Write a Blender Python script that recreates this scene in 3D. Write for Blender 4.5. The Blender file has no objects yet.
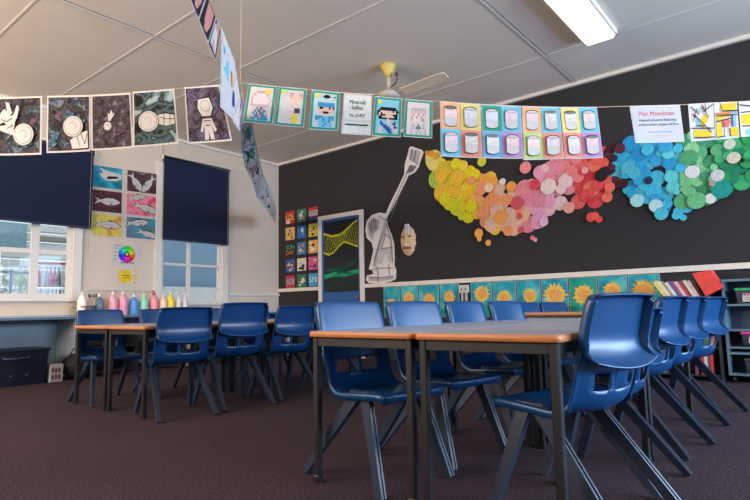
import bpy, math, random
from math import sin, cos, pi, radians
from mathutils import Vector, Matrix

# ------------------------------------------------------------------ camera, world, light, exposure
SC = bpy.context.scene
COL = SC.collection
FPX, CAM_H = 544.885, 0.77
YAW, PITCH, ROLL = radians(39.2286), radians(6.1430), radians(-1.0742)
_Ry = Matrix.Rotation(YAW, 3, 'Z')
_f = Vector((0, cos(PITCH), sin(PITCH))); _u = Vector((0, -sin(PITCH), cos(PITCH))); _r = Vector((1, 0, 0))
RI = _Ry @ (_r * cos(ROLL) + _u * sin(ROLL)); UP = _Ry @ (_u * cos(ROLL) - _r * sin(ROLL)); FW = _Ry @ _f
CAM = Vector((0, 0, CAM_H))
cd = bpy.data.cameras.new('camera'); cam = bpy.data.objects.new('camera', cd); COL.objects.link(cam)
cd.sensor_width = 36; cd.lens = 36 * FPX / 750; cd.clip_start = 0.05; cd.clip_end = 200
M = Matrix((RI, UP, -FW)).transposed().to_4x4(); M.translation = CAM; cam.matrix_world = M
SC.camera = cam

W = bpy.data.worlds.new('world'); SC.world = W; W.use_nodes = True
bg = W.node_tree.nodes['Background']; bg.inputs[0].default_value = (0.80, 0.90, 1.0, 1); bg.inputs[1].default_value = 1.1

def area(name, loc, direction, sx, sy, power, col):
    l = bpy.data.lights.new(name, 'AREA'); l.shape = 'RECTANGLE'; l.size = sx; l.size_y = sy; l.energy = power; l.color = col
    o = bpy.data.objects.new(name, l); COL.objects.link(o); o.location = loc
    o.rotation_euler = Vector(direction).to_track_quat('-Z', 'Y').to_euler()
    return o
area('daylight_right_windows', (5.38, 3.4, 2.25), (-1, 0.0, 0.14), 5.4, 1.3, 430, (0.74, 0.87, 1.0))
area('added_right_low_light', (5.38, 5.0, 0.85), (-1, -0.15, -0.05), 2.4, 1.1, 190, (0.22, 0.45, 1.0))  # added low light, source unseen, to turn the right-hand floor blue
area('added_back_light', (3.4, 6.52, 1.75), (-.35, -1, -0.05), 2.8, 1.7, 190, (0.50, 0.72, 1.0))  # added light, source unseen, for sheen on the left-row chair fronts
area('daylight_front_windows', (-5.0, -2.88, 2.45), (-.05, 1, 0.40), 4.6, 1.2, 330, (1.0, 0.83, 0.69))
SC.view_settings.view_transform = 'Standard'; SC.view_settings.look = 'None'
SC.view_settings.exposure = 0.48; SC.view_settings.gamma = 1; SC.view_settings.use_curve_mapping = False

# ------------------------------------------------------------------ room measures and pixel helpers
XW, YW, H = -7.68, 6.60, 3.49          # window wall, black wall, ceiling
XR, YF = 5.5, -3.0                     # unseen right wall and front wall
def ray(a, b): return FW + RI * ((a - 375) / FPX) - UP * ((b - 250) / FPX)
def on_x(a, b, X): d = ray(a, b); return CAM + d * (X / d.x)
def on_y(a, b, Y): d = ray(a, b); return CAM + d * (Y / d.y)
def on_z(a, b, Z): d = ray(a, b); return CAM + d * ((Z - CAM_H) / d.z)
def at_d(a, b, D): return CAM + ray(a, b) * D
S1 = Vector((-4.551, 1.256, 0)); S1d = Vector((4.252, 3.494, 0)).normalized(); S1n = Vector((S1d.y, -S1d.x, 0))
def on_s(a, b): d = ray(a, b); return CAM + d * ((S1 - CAM).dot(S1n) / d.dot(S1n))

# ------------------------------------------------------------------ materials
def lin(c): return ((c / 255) / 12.92) if c / 255 <= .04045 else (((c / 255) + .055) / 1.055) ** 2.4
MC = {}
def mat(rgb, rough=.6, metal=0, var=.12, scale=18, boost=1.0, emit=0, bump=0, spec=.5, trans=0, alpha=1, detail=3, stretch=None):
    key = (tuple(rgb), rough, metal, var, scale, boost, emit, bump, spec, trans, alpha, detail, stretch)
    if key in MC: return MC[key]
    m = bpy.data.materials.new('surface'); m.use_nodes = True; nt = m.node_tree; N = nt.nodes; b = N['Principled BSDF']
    c = [min(.86, lin(v) * boost) for v in rgb]
    tc = N.new('ShaderNodeTexCoord'); no = N.new('ShaderNodeTexNoise'); no.inputs['Scale'].default_value = scale; no.inputs['Detail'].default_value = detail
    if stretch:
        mp = N.new('ShaderNodeMapping'); mp.inputs['Scale'].default_value = stretch
        nt.links.new(tc.outputs['Object'], mp.inputs[0]); nt.links.new(mp.outputs[0], no.inputs['Vector'])
    else: nt.links.new(tc.outputs['Object'], no.inputs['Vector'])
    r = N.new('ShaderNodeValToRGB'); r.color_ramp.elements[0].position = .3; r.color_ramp.elements[1].position = .7
    r.color_ramp.elements[0].color = [max(0, v * (1 - var)) for v in c] + [1]
    r.color_ramp.elements[1].color = [min(.9, v * (1 + var)) for v in c] + [1]
    nt.links.new(no.outputs[0], r.inputs[0]); nt.links.new(r.outputs[0], b.inputs['Base Color'])
    b.inputs['Roughness'].default_value = rough; b.inputs['Metallic'].default_value = metal
    b.inputs['Specular IOR Level'].default_value = spec; b.inputs['Transmission Weight'].default_value = trans; b.inputs['Alpha'].default_value = alpha
    if emit: b.inputs['Emission Color'].default_value = c + [1]; b.inputs['Emission Strength'].default_value = emit
    if bump:
        bp = N.new('ShaderNodeBump'); bp.inputs['Strength'].default_value = bump; bp.inputs['Distance'].default_value = .01
        nt.links.new(no.outputs[0], bp.inputs['Height']); nt.links.new(bp.outputs[0], b.inputs['Normal'])
    MC[key] = m; return m
def paint(rgb, var=.14, scale=14): return mat(rgb, .75, var=var, scale=scale, boost=.98, spec=.2)
def mottled(cols, scale=9, rough=.75, boost=1.1, dist=0.0, seed=0.0):
    key = ('mot', tuple(cols), scale, rough, boost, dist, seed)
    if key in MC: return MC[key]
    m = bpy.data.materials.new('surface'); m.use_nodes = True; nt = m.node_tree; N = nt.nodes; b = N['Principled BSDF']
    tc = N.new('ShaderNodeTexCoord'); mp = N.new('ShaderNodeMapping'); mp.inputs['Location'].default_value = (seed, seed * .7, seed * 1.3)
    no = N.new('ShaderNodeTexNoise'); no.inputs['Scale'].default_value = scale; no.inputs['Detail'].default_value = 4; no.inputs['Distortion'].default_value = dist
    nt.links.new(tc.outputs['Object'], mp.inputs[0]); nt.links.new(mp.outputs[0], no.inputs['Vector'])
    r = N.new('ShaderNodeValToRGB'); els = r.color_ramp.elements
    n = len(cols)
    for i, cc in enumerate(cols):
        p = .34 + .32 * i / (n - 1)
        e = els[i] if i < 2 else els.new(p)
        e.position = p
        e.color = [min(.85, lin(v) * boost) for v in cc] + [1]
    nt.links.new(no.outputs[0], r.inputs[0]); nt.links.new(r.outputs[0], b.inputs['Base Color'])
    b.inputs['Roughness'].default_value = rough; b.inputs['Specular IOR Level'].default_value = .25
    MC[key] = m; return m

def carpet():
    m = bpy.data.materials.new('carpet'); m.use_nodes = True; nt = m.node_tree; N = nt.nodes; b = N['Principled BSDF']
    tc = N.new('ShaderNodeTexCoord')
    n1 = N.new('ShaderNodeTexNoise'); n1.inputs['Scale'].default_value = 110; n1.inputs['Detail'].default_value = 3
    n2 = N.new('ShaderNodeTexNoise'); n2.inputs['Scale'].default_value = 1.3; n2.inputs['Detail'].default_value = 5
    for n in (n1, n2): nt.links.new(tc.outputs['Object'], n.inputs['Vector'])
    r = N.new('ShaderNodeValToRGB'); r.color_ramp.elements[0].position = .35; r.color_ramp.elements[1].position = .68
    r.color_ramp.elements[0].color = (.014, .009, .012, 1); r.color_ramp.elements[1].color = (.092, .055, .070, 1)
    mx = N.new('ShaderNodeMix'); mx.data_type = 'RGBA'; mx.blend_type = 'MULTIPLY'; mx.inputs[0].default_value = .6
    r2 = N.new('ShaderNodeValToRGB'); r2.color_ramp.elements[0].color = (.55, .55, .55, 1); r2.color_ramp.elements[1].color = (1.2, 1.2, 1.2, 1)
    nt.links.new(n1.outputs[0], r.inputs[0]); nt.links.new(n2.outputs[0], r2.inputs[0])
    nt.links.new(r.outputs[0], mx.inputs[6]); nt.links.new(r2.outputs[0], mx.inputs[7]); nt.links.new(mx.outputs[2], b.inputs['Base Color'])
    bp = N.new('ShaderNodeBump'); bp.inputs['Strength'].default_value = .7; bp.inputs['Distance'].default_value = .006
    nt.links.new(n1.outputs[0], bp.inputs['Height']); nt.links.new(bp.outputs[0], b.inputs['Normal'])
    b.inputs['Roughness'].default_value = .95; b.inputs['Specular IOR Level'].default_value = .15
    return m

WHITE = mat((205, 198, 190), .6, var=.03, scale=5)
CREAM = mat((208, 190, 170), .7, var=.03, scale=3)
CEIL = mat((226, 214, 198), .8, var=.02, scale=2)
TRIMW = mat((214, 206, 196), .5, var=.03, scale=6)
FELT = mat((52, 50, 51), .9, var=.10, scale=60, bump=.2, spec=.15)
BLACK = mat((18, 18, 20), .45, var=.1)
BLACKM = mat((17, 17, 19), .5, metal=.1, var=.1)
NAVY = mat((26, 34, 58), .85, var=.06, scale=40, spec=.2)
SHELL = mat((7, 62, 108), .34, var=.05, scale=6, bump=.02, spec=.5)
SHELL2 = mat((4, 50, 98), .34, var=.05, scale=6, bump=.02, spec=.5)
LEGM = mat((40, 52, 70), .32, var=.06, scale=8, spec=.5)
PAPER = mat((198, 190, 184), .7, var=.02, spec=.2, boost=1.0)
STRING = mat((190, 165, 130), .8, var=.08)
GLASS = None
def glass():
    m = bpy.data.materials.new('window_glass'); m.use_nodes = True; nt = m.node_tree; N = nt.nodes
    o = N['Material Output']; N.remove(N['Principled BSDF'])
    t = N.new('ShaderNodeBsdfTransparent'); t.inputs[0].default_value = (.93, .96, .97, 1); g = N.new('ShaderNodeBsdfGlossy'); g.inputs['Roughness'].default_value = .03
    mx = N.new('ShaderNodeMixShader'); mx.inputs[0].default_value = .015
    nt.links.new(t.outputs[0], mx.inputs[1]); nt.links.new(g.outputs[0], mx.inputs[2]); nt.links.new(mx.outputs[0], o.inputs[0]); return m
GLASS = glass()

# ------------------------------------------------------------------ mesh helpers
class MB:
    def __init__(s): s.v = []; s.f = []; s.mi = []; s.sm = []; s.mats = []
    def m(s, mat_):
        if mat_ not in s.mats: s.mats.append(mat_)
        return s.mats.index(mat_)
    def add(s, vs, fs, mat_=None, smooth=False):
        b = len(s.v); k = s.m(mat_) if mat_ else 0; s.v += [Vector(v) for v in vs]
        for f in fs: s.f.append([b + i for i in f]); s.mi.append(k); s.sm.append(smooth)
        return s
    def box(s, a, b, mat_=None, bev=0):
        (x0, y0, z0), (x1, y1, z1) = [min(p, q) for p, q in zip(a, b)], [max(p, q) for p, q in zip(a, b)]
        if bev <= 0:
            vs = [(x, y, z) for x in (x0, x1) for y in (y0, y1) for z in (z0, z1)]
            return s.add(vs, [(0, 1, 3, 2), (4, 6, 7, 5), (0, 4, 5, 1), (2, 3, 7, 6), (0, 2, 6, 4), (1, 5, 7, 3)], mat_)
        # chamfered in XY then capped with chamfer in Z
        def ring(z, i): 
            c = bev; return [(x0 + i + c, y0 + i, z), (x1 - i - c, y0 + i, z), (x1 - i, y0 + i + c, z), (x1 - i, y1 - i - c, z), (x1 - i - c, y1 - i, z), (x0 + i + c, y1 - i, z), (x0 + i, y1 - i - c, z), (x0 + i, y0 + i + c, z)]
        vs = ring(z0, bev * .7) + ring(z0 + bev, 0) + ring(z1 - bev, 0) + ring(z1, bev * .7); fs = [tuple(range(7, -1, -1)), tuple(range(24, 32))]
        for k in range(3):
            for i in range(8): j = (i + 1) % 8; fs.append((k * 8 + i, k * 8 + j, k * 8 + 8 + j, k * 8 + 8 + i))
        return s.add(vs, fs, mat_)
    def beam(s, p, q, w0, h0, w1=None, h1=None, mat_=None, side=(0, 1, 0)):
        w1 = w0 if w1 is None else w1; h1 = h0 if h1 is None else h1
        p = Vector(p); q = Vector(q); d = (q - p).normalized(); a = Vector(side); a = (a - d * a.dot(d)).normalized(); b = d.cross(a)
        vs = [p + a * (sx * w0 / 2) + b * (sy * h0 / 2) for sx, sy in ((-1, -1), (1, -1), (1, 1), (-1, 1))] + [q + a * (sx * w1 / 2) + b * (sy * h1 / 2) for sx, sy in ((-1, -1), (1, -1), (1, 1), (-1, 1))]
        return s.add(vs, [(3, 2, 1, 0), (4, 5, 6, 7), (0, 1, 5, 4), (1, 2, 6, 5), (2, 3, 7, 6), (3, 0, 4, 7)], mat_)
    def tube(s, pts, r, n=8, mat_=None):
        pts = [Vector(p) for p in pts]; rings = []
        for i, p in enumerate(pts):
            d = (pts[min(i + 1, len(pts) - 1)] - pts[max(i - 1, 0)]).normalized()
            a = d.cross(Vector((0, 0, 1))); a = a if a.length > .1 else d.cross(Vector((1, 0, 0))); a.normalize(); b = d.cross(a)
            rr = r[i] if isinstance(r, (list, tuple)) else r
            rings += [p + a * (cos(2 * pi * k / n) * rr) + b * (sin(2 * pi * k / n) * rr) for k in range(n)]
        fs = [tuple(range(n)), tuple(range(len(rings) - 1, len(rings) - n - 1, -1))]
        for i in range(len(pts) - 1):
            for k in range(n): j = (k + 1) % n; fs.append((i * n + k, i * n + j, i * n + n + j, i * n + n + k))
        return s.add(rings, fs, mat_, True)
    def lathe(s, c, prof, n=20, mat_=None, sx=1, sy=1):
        c = Vector(c); vs = []
        for r, z in prof: vs += [c + Vector((r * sx * cos(2 * pi * k / n), r * sy * sin(2 * pi * k / n), z)) for k in range(n)]
        fs = [tuple(range(n - 1, -1, -1)), tuple(range(len(vs) - n, len(vs)))]
        for i in range(len(prof) - 1):
            for k in range(n): j = (k + 1) % n; fs.append((i * n + k, i * n + j, i * n + n + j, i * n + n + k))
        return s.add(vs, fs, mat_, True)
    def build(s, name, mat_=None, parent=None, loc=None):
        me = bpy.data.meshes.new(name); me.from_pydata([tuple(v) for v in s.v], [], s.f)
        if s.mats:
            for k in s.mats: me.materials.append(k)
            for p, k in zip(me.polygons, s.mi): p.material_index = k
        elif mat_: me.materials.append(mat_)
        for p, k in zip(me.polygons, s.sm): p.use_smooth = k
        me.update(); o = bpy.data.objects.new(name, me); COL.objects.link(o)
        if parent: o.parent = parent
        if loc: o.location = loc
        return o
def tag(o, label=None, cat=None, group=None, kind=None):
    if label: o['label'] = label
    if cat: o['category'] = cat
    if group: o['group'] = group
    if kind: o['kind'] = kind
    return o
def empty(name, loc, rz=0, label=None, cat=None, group=None):
    o = bpy.data.objects.new(name, None); COL.objects.link(o); o.location = loc; o.rotation_euler = (0, 0, rz); o.empty_display_size = .1
    return tag(o, label, cat, group)
def struct(o): o['kind'] = 'structure'; return o
KIDS = {}
def copy_tree(o, parent=None):
    c = o.copy(); COL.objects.link(c)
    if parent: c.parent = parent
    for ch in [x for x in ALLOBJ() if x.parent == o]: copy_tree(ch, c)
    return c
def ALLOBJ(): return list(bpy.data.objects)
def origin_to(o, p):
    p = Vector(p); o.data.transform(Matrix.Translation(-p)); o.location = p; return o
def recenter(o):
    vs = [v.co for v in o.data.vertices]
    lo = Vector([min(v[i] for v in vs) for i in range(3)]); hi = Vector([max(v[i] for v in vs) for i in range(3)])
    return origin_to(o, (lo + hi) / 2)

# flat artwork on a sheet: shapes in sheet coordinates, mapped by fn(u, v) -> point, nrm towards the viewer side
_txt = {}
def text_tris(t):
    if t in _txt: return _txt[t]
    cu = bpy.data.curves.new('t', 'FONT'); cu.body = t; ob = bpy.data.objects.new('t', cu); COL.objects.link(ob)
    dg = bpy.context.evaluated_depsgraph_get(); dg.update(); me = bpy.data.meshes.new_from_object(ob.evaluated_get(dg))
    vs = [(v.co.x, v.co.y) for v in me.vertices]; fs = [tuple(p.vertices) for p in me.polygons]
    bpy.data.objects.remove(ob); bpy.data.curves.remove(cu); bpy.data.meshes.remove(me)
    x0 = min(v[0] for v in vs); x1 = max(v[0] for v in vs); y0 = min(v[1] for v in vs); y1 = max(v[1] for v in vs)
    r = ([((x - x0) / (x1 - x0), (y - y0) / (y1 - y0)) for x, y in vs], fs); _txt[t] = r; return r
class Art:
    def __init__(s, fn, nrm, step=.0009): s.fn = fn; s.n = Vector(nrm).normalized(); s.mb = MB(); s.k = 0; s.step = step
    def P(s, u, v, k): return s.fn(u, v) + s.n * (k * s.step)
    def sheet(s, mat_, nu=1, nv=1, thick=.0015):
        vs = [s.P(i / nu, j / nv, 0) for j in range(nv + 1) for i in range(nu + 1)]
        back = [v - s.n * thick for v in vs]; n = len(vs); fs = []
        for j in range(nv):
            for i in range(nu):
                a = j * (nu + 1) + i; q = (a, a + 1, a + nu + 2, a + nu + 1); fs.append(q); fs.append(tuple(n + x for x in reversed(q)))
        for i in range(nu): fs += [(i, n + i, n + i + 1, i + 1), (nv * (nu + 1) + i, nv * (nu + 1) + i + 1, n + nv * (nu + 1) + i + 1, n + nv * (nu + 1) + i)]
        for j in range(nv):
            a = j * (nu + 1); b = a + nu + 1; fs += [(a, b, n + b, n + a), (a + nu, n + a + nu, n + b + nu, b + nu)]
        s.mb.add(vs + back, fs, mat_); s.k = 1; return s
    def poly(s, pts, mat_, same=False):
        if not same: s.k += 1
        s.mb.add([s.P(u, v, s.k) for u, v in pts], [tuple(range(len(pts)))], mat_); return s
    def rect(s, u0, v0, u1, v1, mat_, n=1, same=False):
        if not same: s.k += 1
        for i in range(n):
            a = u0 + (u1 - u0) * i / n; b = u0 + (u1 - u0) * (i + 1) / n
            s.mb.add([s.P(a, v0, s.k), s.P(b, v0, s.k), s.P(b, v1, s.k), s.P(a, v1, s.k)], [(0, 1, 2, 3)], mat_)
        return s
    def disc(s, u, v, ru, rv, mat_, n=20, a0=0, a1=2 * pi, same=False):
        pts = [(u + ru * cos(a0 + (a1 - a0) * i / n), v + rv * sin(a0 + (a1 - a0) * i / n)) for i in range(n if a1 - a0 > 6.2 else n + 1)]
        if a1 - a0 <= 6.2: pts.append((u, v))
        return s.poly(pts, mat_, same)
    def star(s, u, v, ru, rv, mat_, n=12, inner=.65, rnd=None):
        pts = []
        for i in range(2 * n):
            q = (1 if i % 2 == 0 else inner) * (1 + (rnd.uniform(-.12, .12) if rnd else 0)); a = pi * i / n
            pts.append((u + ru * q * cos(a), v + rv * q * sin(a)))
        s.k += 1; c = len(pts); s.mb.add([s.P(x, y, s.k) for x, y in pts] + [s.P(u, v, s.k)], [(i, (i + 1) % c, c) for i in range(c)], mat_); return s
    def stroke(s, pts, w, mat_, asp=1.0, same=False):
        if not same: s.k += 1
        for (a, b), (c, d) in zip(pts[:-1], pts[1:]):
            dx, dy = c - a, (d - b) / asp; L = math.hypot(dx, dy) or 1e-6; nx, ny = -dy / L * w / 2, dx / L * w / 2 * asp
            s.mb.add([s.P(a + nx, b + ny, s.k), s.P(a - nx, b - ny, s.k), s.P(c - nx, d - ny, s.k), s.P(c + nx, d + ny, s.k)], [(3, 2, 1, 0)], mat_)
        return s
    def text(s, t, u0, v0, u1, v1, mat_):
        s.k += 1; vs, fs = text_tris(t)
        s.mb.add([s.P(u0 + (u1 - u0) * x, v0 + (v1 - v0) * y, s.k) for x, y in vs], fs, mat_); return s
    def done(s, name, label=None, cat=None, group=None, parent=None):
        o = recenter(s.mb.build(name)); 
        if parent: o.parent = parent
        return tag(o, label, cat, group)
def quadfn(tl, tr, br, bl, bow=0.0, n=None):
    def fn(u, v):
        p = (bl * (1 - u) + br * u) * (1 - v) + (tl * (1 - u) + tr * u) * v
        if bow: p = p + n * (bow * sin(pi * u) * (1.2 - v))
        return p
    return fn
NB = Vector((0, -1, 0)); NWN = Vector((1, 0, 0))
def wallq(c, off=.006):          # quad on the black wall from four photo corners
    return quadfn(*[on_y(a, b, YW - off) for a, b in c])
def winq(c, off=.006):
    return quadfn(*[on_x(a, b, XW + off) for a, b in c])

# ------------------------------------------------------------------ the setting
struct(MB().box((XW - .1, YF - .1, -.1), (XR + .1, YW + .1, 0)).build('floor', carpet()))
struct(MB().box((XW - .1, YF - .1, H), (XR + .1, YW + .1, H + .1)).build('ceiling', CEIL))
def wall_with_holes(name, axis, pos, thick, a0, a1, holes, mat_, low=None):
    mb = MB(); xs = sorted({a0, a1} | {h[0] for h in holes} | {h[1] for h in holes}); zs = sorted({0, H} | {h[2] for h in holes} | {h[3] for h in holes} | ({low[0]} if low else set()))
    for i in range(len(xs) - 1):
        for j in range(len(zs) - 1):
            cx, cz = (xs[i] + xs[i + 1]) / 2, (zs[j] + zs[j + 1]) / 2
            if any(h[0] < cx < h[1] and h[2] < cz < h[3] for h in holes): continue
            mm = low[1] if low and cz < low[0] else mat_
            if axis == 'x': mb.box((pos, xs[i], zs[j]), (pos + thick, xs[i + 1], zs[j + 1]), mm)
            else: mb.box((xs[i], pos, zs[j]), (xs[i + 1], pos + thick, zs[j + 1]), mm)
    return struct(mb.build(name))
W1 = (1.05, 3.04, .98, 2.95); W2 = (4.30, 5.38, .92, 2.95)
LOWB = mat((128, 150, 168), .6, var=.04, scale=3)  # cool light under the bench put into the lower wall's colour
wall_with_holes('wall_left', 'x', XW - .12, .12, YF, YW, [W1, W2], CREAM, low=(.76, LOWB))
wall_with_holes('wall_back', 'y', YW, .12, XW, XR, [(2.0, 4.8, .9, 2.6)], FELT)
WR = (1.1, 6.1, 1.6, 2.9); WD = (3.7, 6.2, .3, 1.45); WBK = (2.0, 4.8, .9, 2.6); WF = (-7.3, -2.7, 1.85, 3.05)
wall_with_holes('wall_right', 'x', XR, .12, YF, YW, [WR, WD], CREAM)
wall_with_holes('wall_front', 'y', YF - .12, .12, XW, XR, [WF], CREAM)

tn = [0]
def trim(a, b, m=TRIMW, bev=0):
    tn[0] += 1; o = recenter(MB().box(a, b, None, bev).build('trim_%d' % tn[0], m)); return struct(o)
# cornices, battens and joints of the ceiling
trim((XW, YF, H - .045), (XW + .045, YW, H)); trim((XW + .045, YW - .045, H - .04), (XR, YW, H))
JOINT = mat((226, 220, 212), .5, var=.02)
for x in (-4.91, -2.14, .62): 
    trim((x - .013, YF, H - .007), (x + .013, YW - .045, H), JOINT)
    trim((x + .013, YF, H - .004), (x + .021, YW - .045, H), mat((90, 84, 80), .8))
for y in (5.63, 3.62, 2.62, 1.62): trim((XW + .045, y - .009, H - .004), (XR, y + .009, H - .0005), JOINT)
# rail on the black wall, either side of the door
RZ = on_y(560, 275.5, YW)[2]
DX0, DX1 = on_y(319, 217, YW).x, on_y(363.5, 211, YW).x
trim((XW, YW - .022, RZ - .03), (DX0, YW, RZ + .03)); trim((DX1, YW - .022, RZ - .03), (1.85, YW, RZ + .03))
tn[0] += 1; mb = MB()
for sx in (-1.9, -4.1): mb.lathe((sx, YW - .024, RZ), [(.006, 0), (.006, .002)], 8)
# vertical board edges of the window wall
LZ = on_x(250, 294.5, XW)[2]
trim((XW, W2[1] + .12, LZ - .02), (XW + .03, YW, LZ + .02))
for y in (on_x(82, 250, XW).y, on_x(160, 250, XW).y): trim((XW, y - .012, .76), (XW + .012, y + .012, H - .05), mat((180, 170, 158), .6, var=.02))
trim((XW, on_x(82, 250, XW).y, on_x(120, 291, XW).z - .012), (XW + .014, on_x(160, 250, XW).y, on_x(120, 291, XW).z + .012), mat((180, 170, 158), .6, var=.02))
# baseboards
struct(recenter(MB().box((XW, YF, 0), (XW + .018, YW, .12)).build('baseboard_left', mat((120, 118, 118), .6))))
struct(recenter(MB().box((XW + .02, YW - .018, 0), (XR, YW, .12)).build('baseboard_back', mat((40, 38, 40), .6))))

def window(n, hole, bars_v, bars_z, casing=.11, axis='x', pos=XW, inward=1):
    y0, y1, z0, z1 = hole; root = MB()
    def B(a0, a1, c0, c1, d0, d1):
        if axis == 'x': return (pos + inward * d0, a0, c0), (pos + inward * d1, a1, c1)
        return (a0, pos + inward * d0, c0), (a1, pos + inward * d1, c1)
    for q in ((y0 - casing, y0, z0 - casing, z1 + casing), (y1, y1 + casing, z0 - casing, z1 + casing), (y0, y1, z1, z1 + casing)): root.box(*B(*q, 0, .025))
    fr = struct(recenter(root.build('window_%d' % n, TRIMW)))
    def part(name, mb, m):
        o = mb.build(name, m); o.parent = fr; o.location = -fr.location; return o
    s = MB(); s.box(*B(y0 - casing - .03, y1 + casing + .03, z0 - .04, z0, -.02, .07)); part('window_sill', s, TRIMW)
    s = MB()
    for q in ((y0, y0 + .05, z0, z1), (y1 - .05, y1, z0, z1), (y0 + .05, y1 - .05, z0, z0 + .06), (y0 + .05, y1 - .05, z1 - .05, z1)): s.box(*B(*q, -.08, -.02))
    for v, w in bars_v: s.box(*B(v - w / 2, v + w / 2, z0 + .06, z1 - .05, -.075, -.025))
    for z, w in bars_z: s.box(*B(y0 + .05, y1 - .05, z - w / 2, z + w / 2, -.072, -.028))
    part('window_frame', s, TRIMW)
    s = MB(); s.box(*B(y0 + .02, y1 - .02, z0 + .02, z1 - .02, -.053, -.049)); part('window_pane', s, GLASS)
    return fr
v1 = on_x(36, 250, XW).y; t1 = on_x(36, 251, XW).z
window(1, W1, [(v1, .09), (v1 - 1.0, .05)], [(t1, .06)])
v2 = on_x(190, 270, XW).y; t2 = on_x(190, 265, XW).z
window(2, W2, [(v2, .05)], [(t2, .04), (t2 + .52, .04), (on_x(190, 288, XW).z - .0, .012)])
window(3, WR, [(1.8, .08), (3.4, .08)], [], pos=XR, inward=-1)
window(5, WD, [(4.95, .09)], [], pos=XR, inward=-1)  # unseen low window, added to go with the blue floor light
window(6, WBK, [(3.4, .09)], [(1.8, .05)], axis='y', pos=YW, inward=-1)  # unseen window in the black wall, added to go with the sheen light
window(4, WF, [(-5.8, .08), (-4.2, .08)], [], axis='y', pos=YF, inward=1)

# door in the black wall: white architrave, blue leaf, black panel with string drawing
DT = on_y(340, 213.5, YW).z
mb = MB(); cw = .075
mb.box((DX0, YW - .03, 0), (DX0 + cw, YW, DT)); mb.box((DX1 - cw, YW - .03, 0), (DX1, YW, DT)); mb.box((DX0 + cw, YW - .03, DT - cw), (DX1 - cw, YW, DT))
door = struct(recenter(mb.build('door_1', TRIMW)))
def dpart(o): o.parent = door; o.location = o.location - door.location; return o
BLUE = mat((30, 84, 150), .5, var=.05)
lx0, lx1, lz1 = DX0 + cw + .004, DX1 - cw - .004, DT - cw - .004
mb = MB(); st = .038; pz = on_y(340, 292, YW).z
mb.box((lx0, YW - .012, .01), (lx0 + st, YW - .001, lz1)); mb.box((lx1 - st, YW - .012, .01), (lx1, YW - .001, lz1)); mb.box((lx0 + st, YW - .012, lz1 - st), (lx1 - st, YW - .001, lz1)); mb.box((lx0 + st, YW - .012, .01), (lx1 - st, YW - .001, pz))
dpart(recenter(mb.build('door_leaf', BLUE)))
a = Art(lambda u, v: Vector((lx0 + st + u * (lx1 - lx0 - 2 * st), YW - .004, pz + v * (lz1 - st - pz))), NB, .0006)
a.sheet(mat((14, 18, 22), .35, var=.1)); rnd = random.Random(5)
YL = paint((190, 190, 40)); GR = paint((40, 160, 110)); GD = paint((24, 90, 70))
def lp(L, t):
    for (p_, q_), (r_, w_) in zip(L[:-1], L[1:]):
        if p_ <= t <= r_: return q_ + (w_ - q_) * (t - p_) / (r_ - p_)
    return L[-1][1]
TL_ = [(0, .84), (.25, .79), (.5, .80), (.68, .86), (.85, .93), (1, .97)]; BL_ = [(0, .57), (.14, .53), (.3, .56), (.45, .64), (.6, .69), (.8, .65), (1, .60)]
a.stroke([(t / 20, lp(TL_, t / 20)) for t in range(21)], .014, YL, 2); a.stroke([(t / 20, lp(BL_, t / 20)) for t in range(21)], .012, YL, 2)
for i in range(16):
    t = i / 16; s2 = min(1, t + .14); a.stroke([(t, lp(TL_, t)), (s2, lp(BL_, s2))], .004, YL, 2, same=True); a.stroke([(s2, lp(TL_, s2)), (t, lp(BL_, t))], .004, YL, 2, same=True)
for i in range(120):
    t = rnd.random(); q = rnd.random() ** .8; v = lp(TL_, t) * q + lp(BL_, t) * (1 - q); a.rect(t - .008, v - .004, t + .008, v + .004, YL, same=True)
a.stroke([(0, .22), (.3, .25), (.6, .235), (1, .27)], .03, GR, 2)
for i in range(16):
    u = i / 15; a.stroke([(u, .0 + .05 * sin(u * 6)), (min(1, u * .6 + .3), .24), (1 - u, .42 - .1 * u)], .005, GD, 2, same=i % 2 == 1)
o = a.done('door_panel'); dpart(o)
mb = MB().lathe((lx1 - .05, YW - .05, pz - .12), [(.02, 0), (.025, .01), (.02, .03)], 12); dpart(recenter(mb.build('door_handle', mat((160, 60, 50), .5))))

# ------------------------------------------------------------------ what is outside the windows
struct(MB().box((-18, -8, -.5), (XW - .14, 14, -.3)).build('ground_outside', mat((120, 124, 110), .9, scale=3)))
ob = MB(); zz = -.3
while zz < 4.2: ob.box((-12.0, -4, zz), (-11.95, 5.2, zz + .16)); ob.box((-11.95, -4, zz + .02), (-11.92, 5.2, zz + .15)); zz += .18
wb = recenter(ob.build('weatherboard_house', mat((215, 215, 212), .7, var=.03, boost=1.05))); tag(wb, 'white weatherboard house seen through the left window', 'building')
p0, p1 = on_x(0, 222, -11.9), on_x(26, 248, -11.9)
mb = MB(); mb.box((-11.91, p0.y, p1.z), (-11.88, p1.y, p0.z)); o = recenter(mb.build('window_glass', mat((120, 150, 160), .3, boost=1.3))); o.parent = wb; o.location -= wb.location
mb = MB(); q0, q1 = on_x(38, 236, -11.9), on_x(66, 242, -11.9); mb.box((-11.91, q0.y, q1.z - .02), (-11.86, q1.y, q0.z)); o = recenter(mb.build('vent_panel', mat((150, 140, 128), .7))); o.parent = wb; o.location -= wb.location
ob = MB(); c0, c1 = on_x(150, 240, -13), on_x(260, 240, -13)
ob.box((-13.2, c0.y - .6, -.3), (-13, c1.y + .8, 6)); bw = tag(recenter(ob.build('blue_grey_building', mat((126, 154, 176), .7, var=.03, boost=.85))), 'flat blue-grey building wall seen through the right window', 'building')
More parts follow.
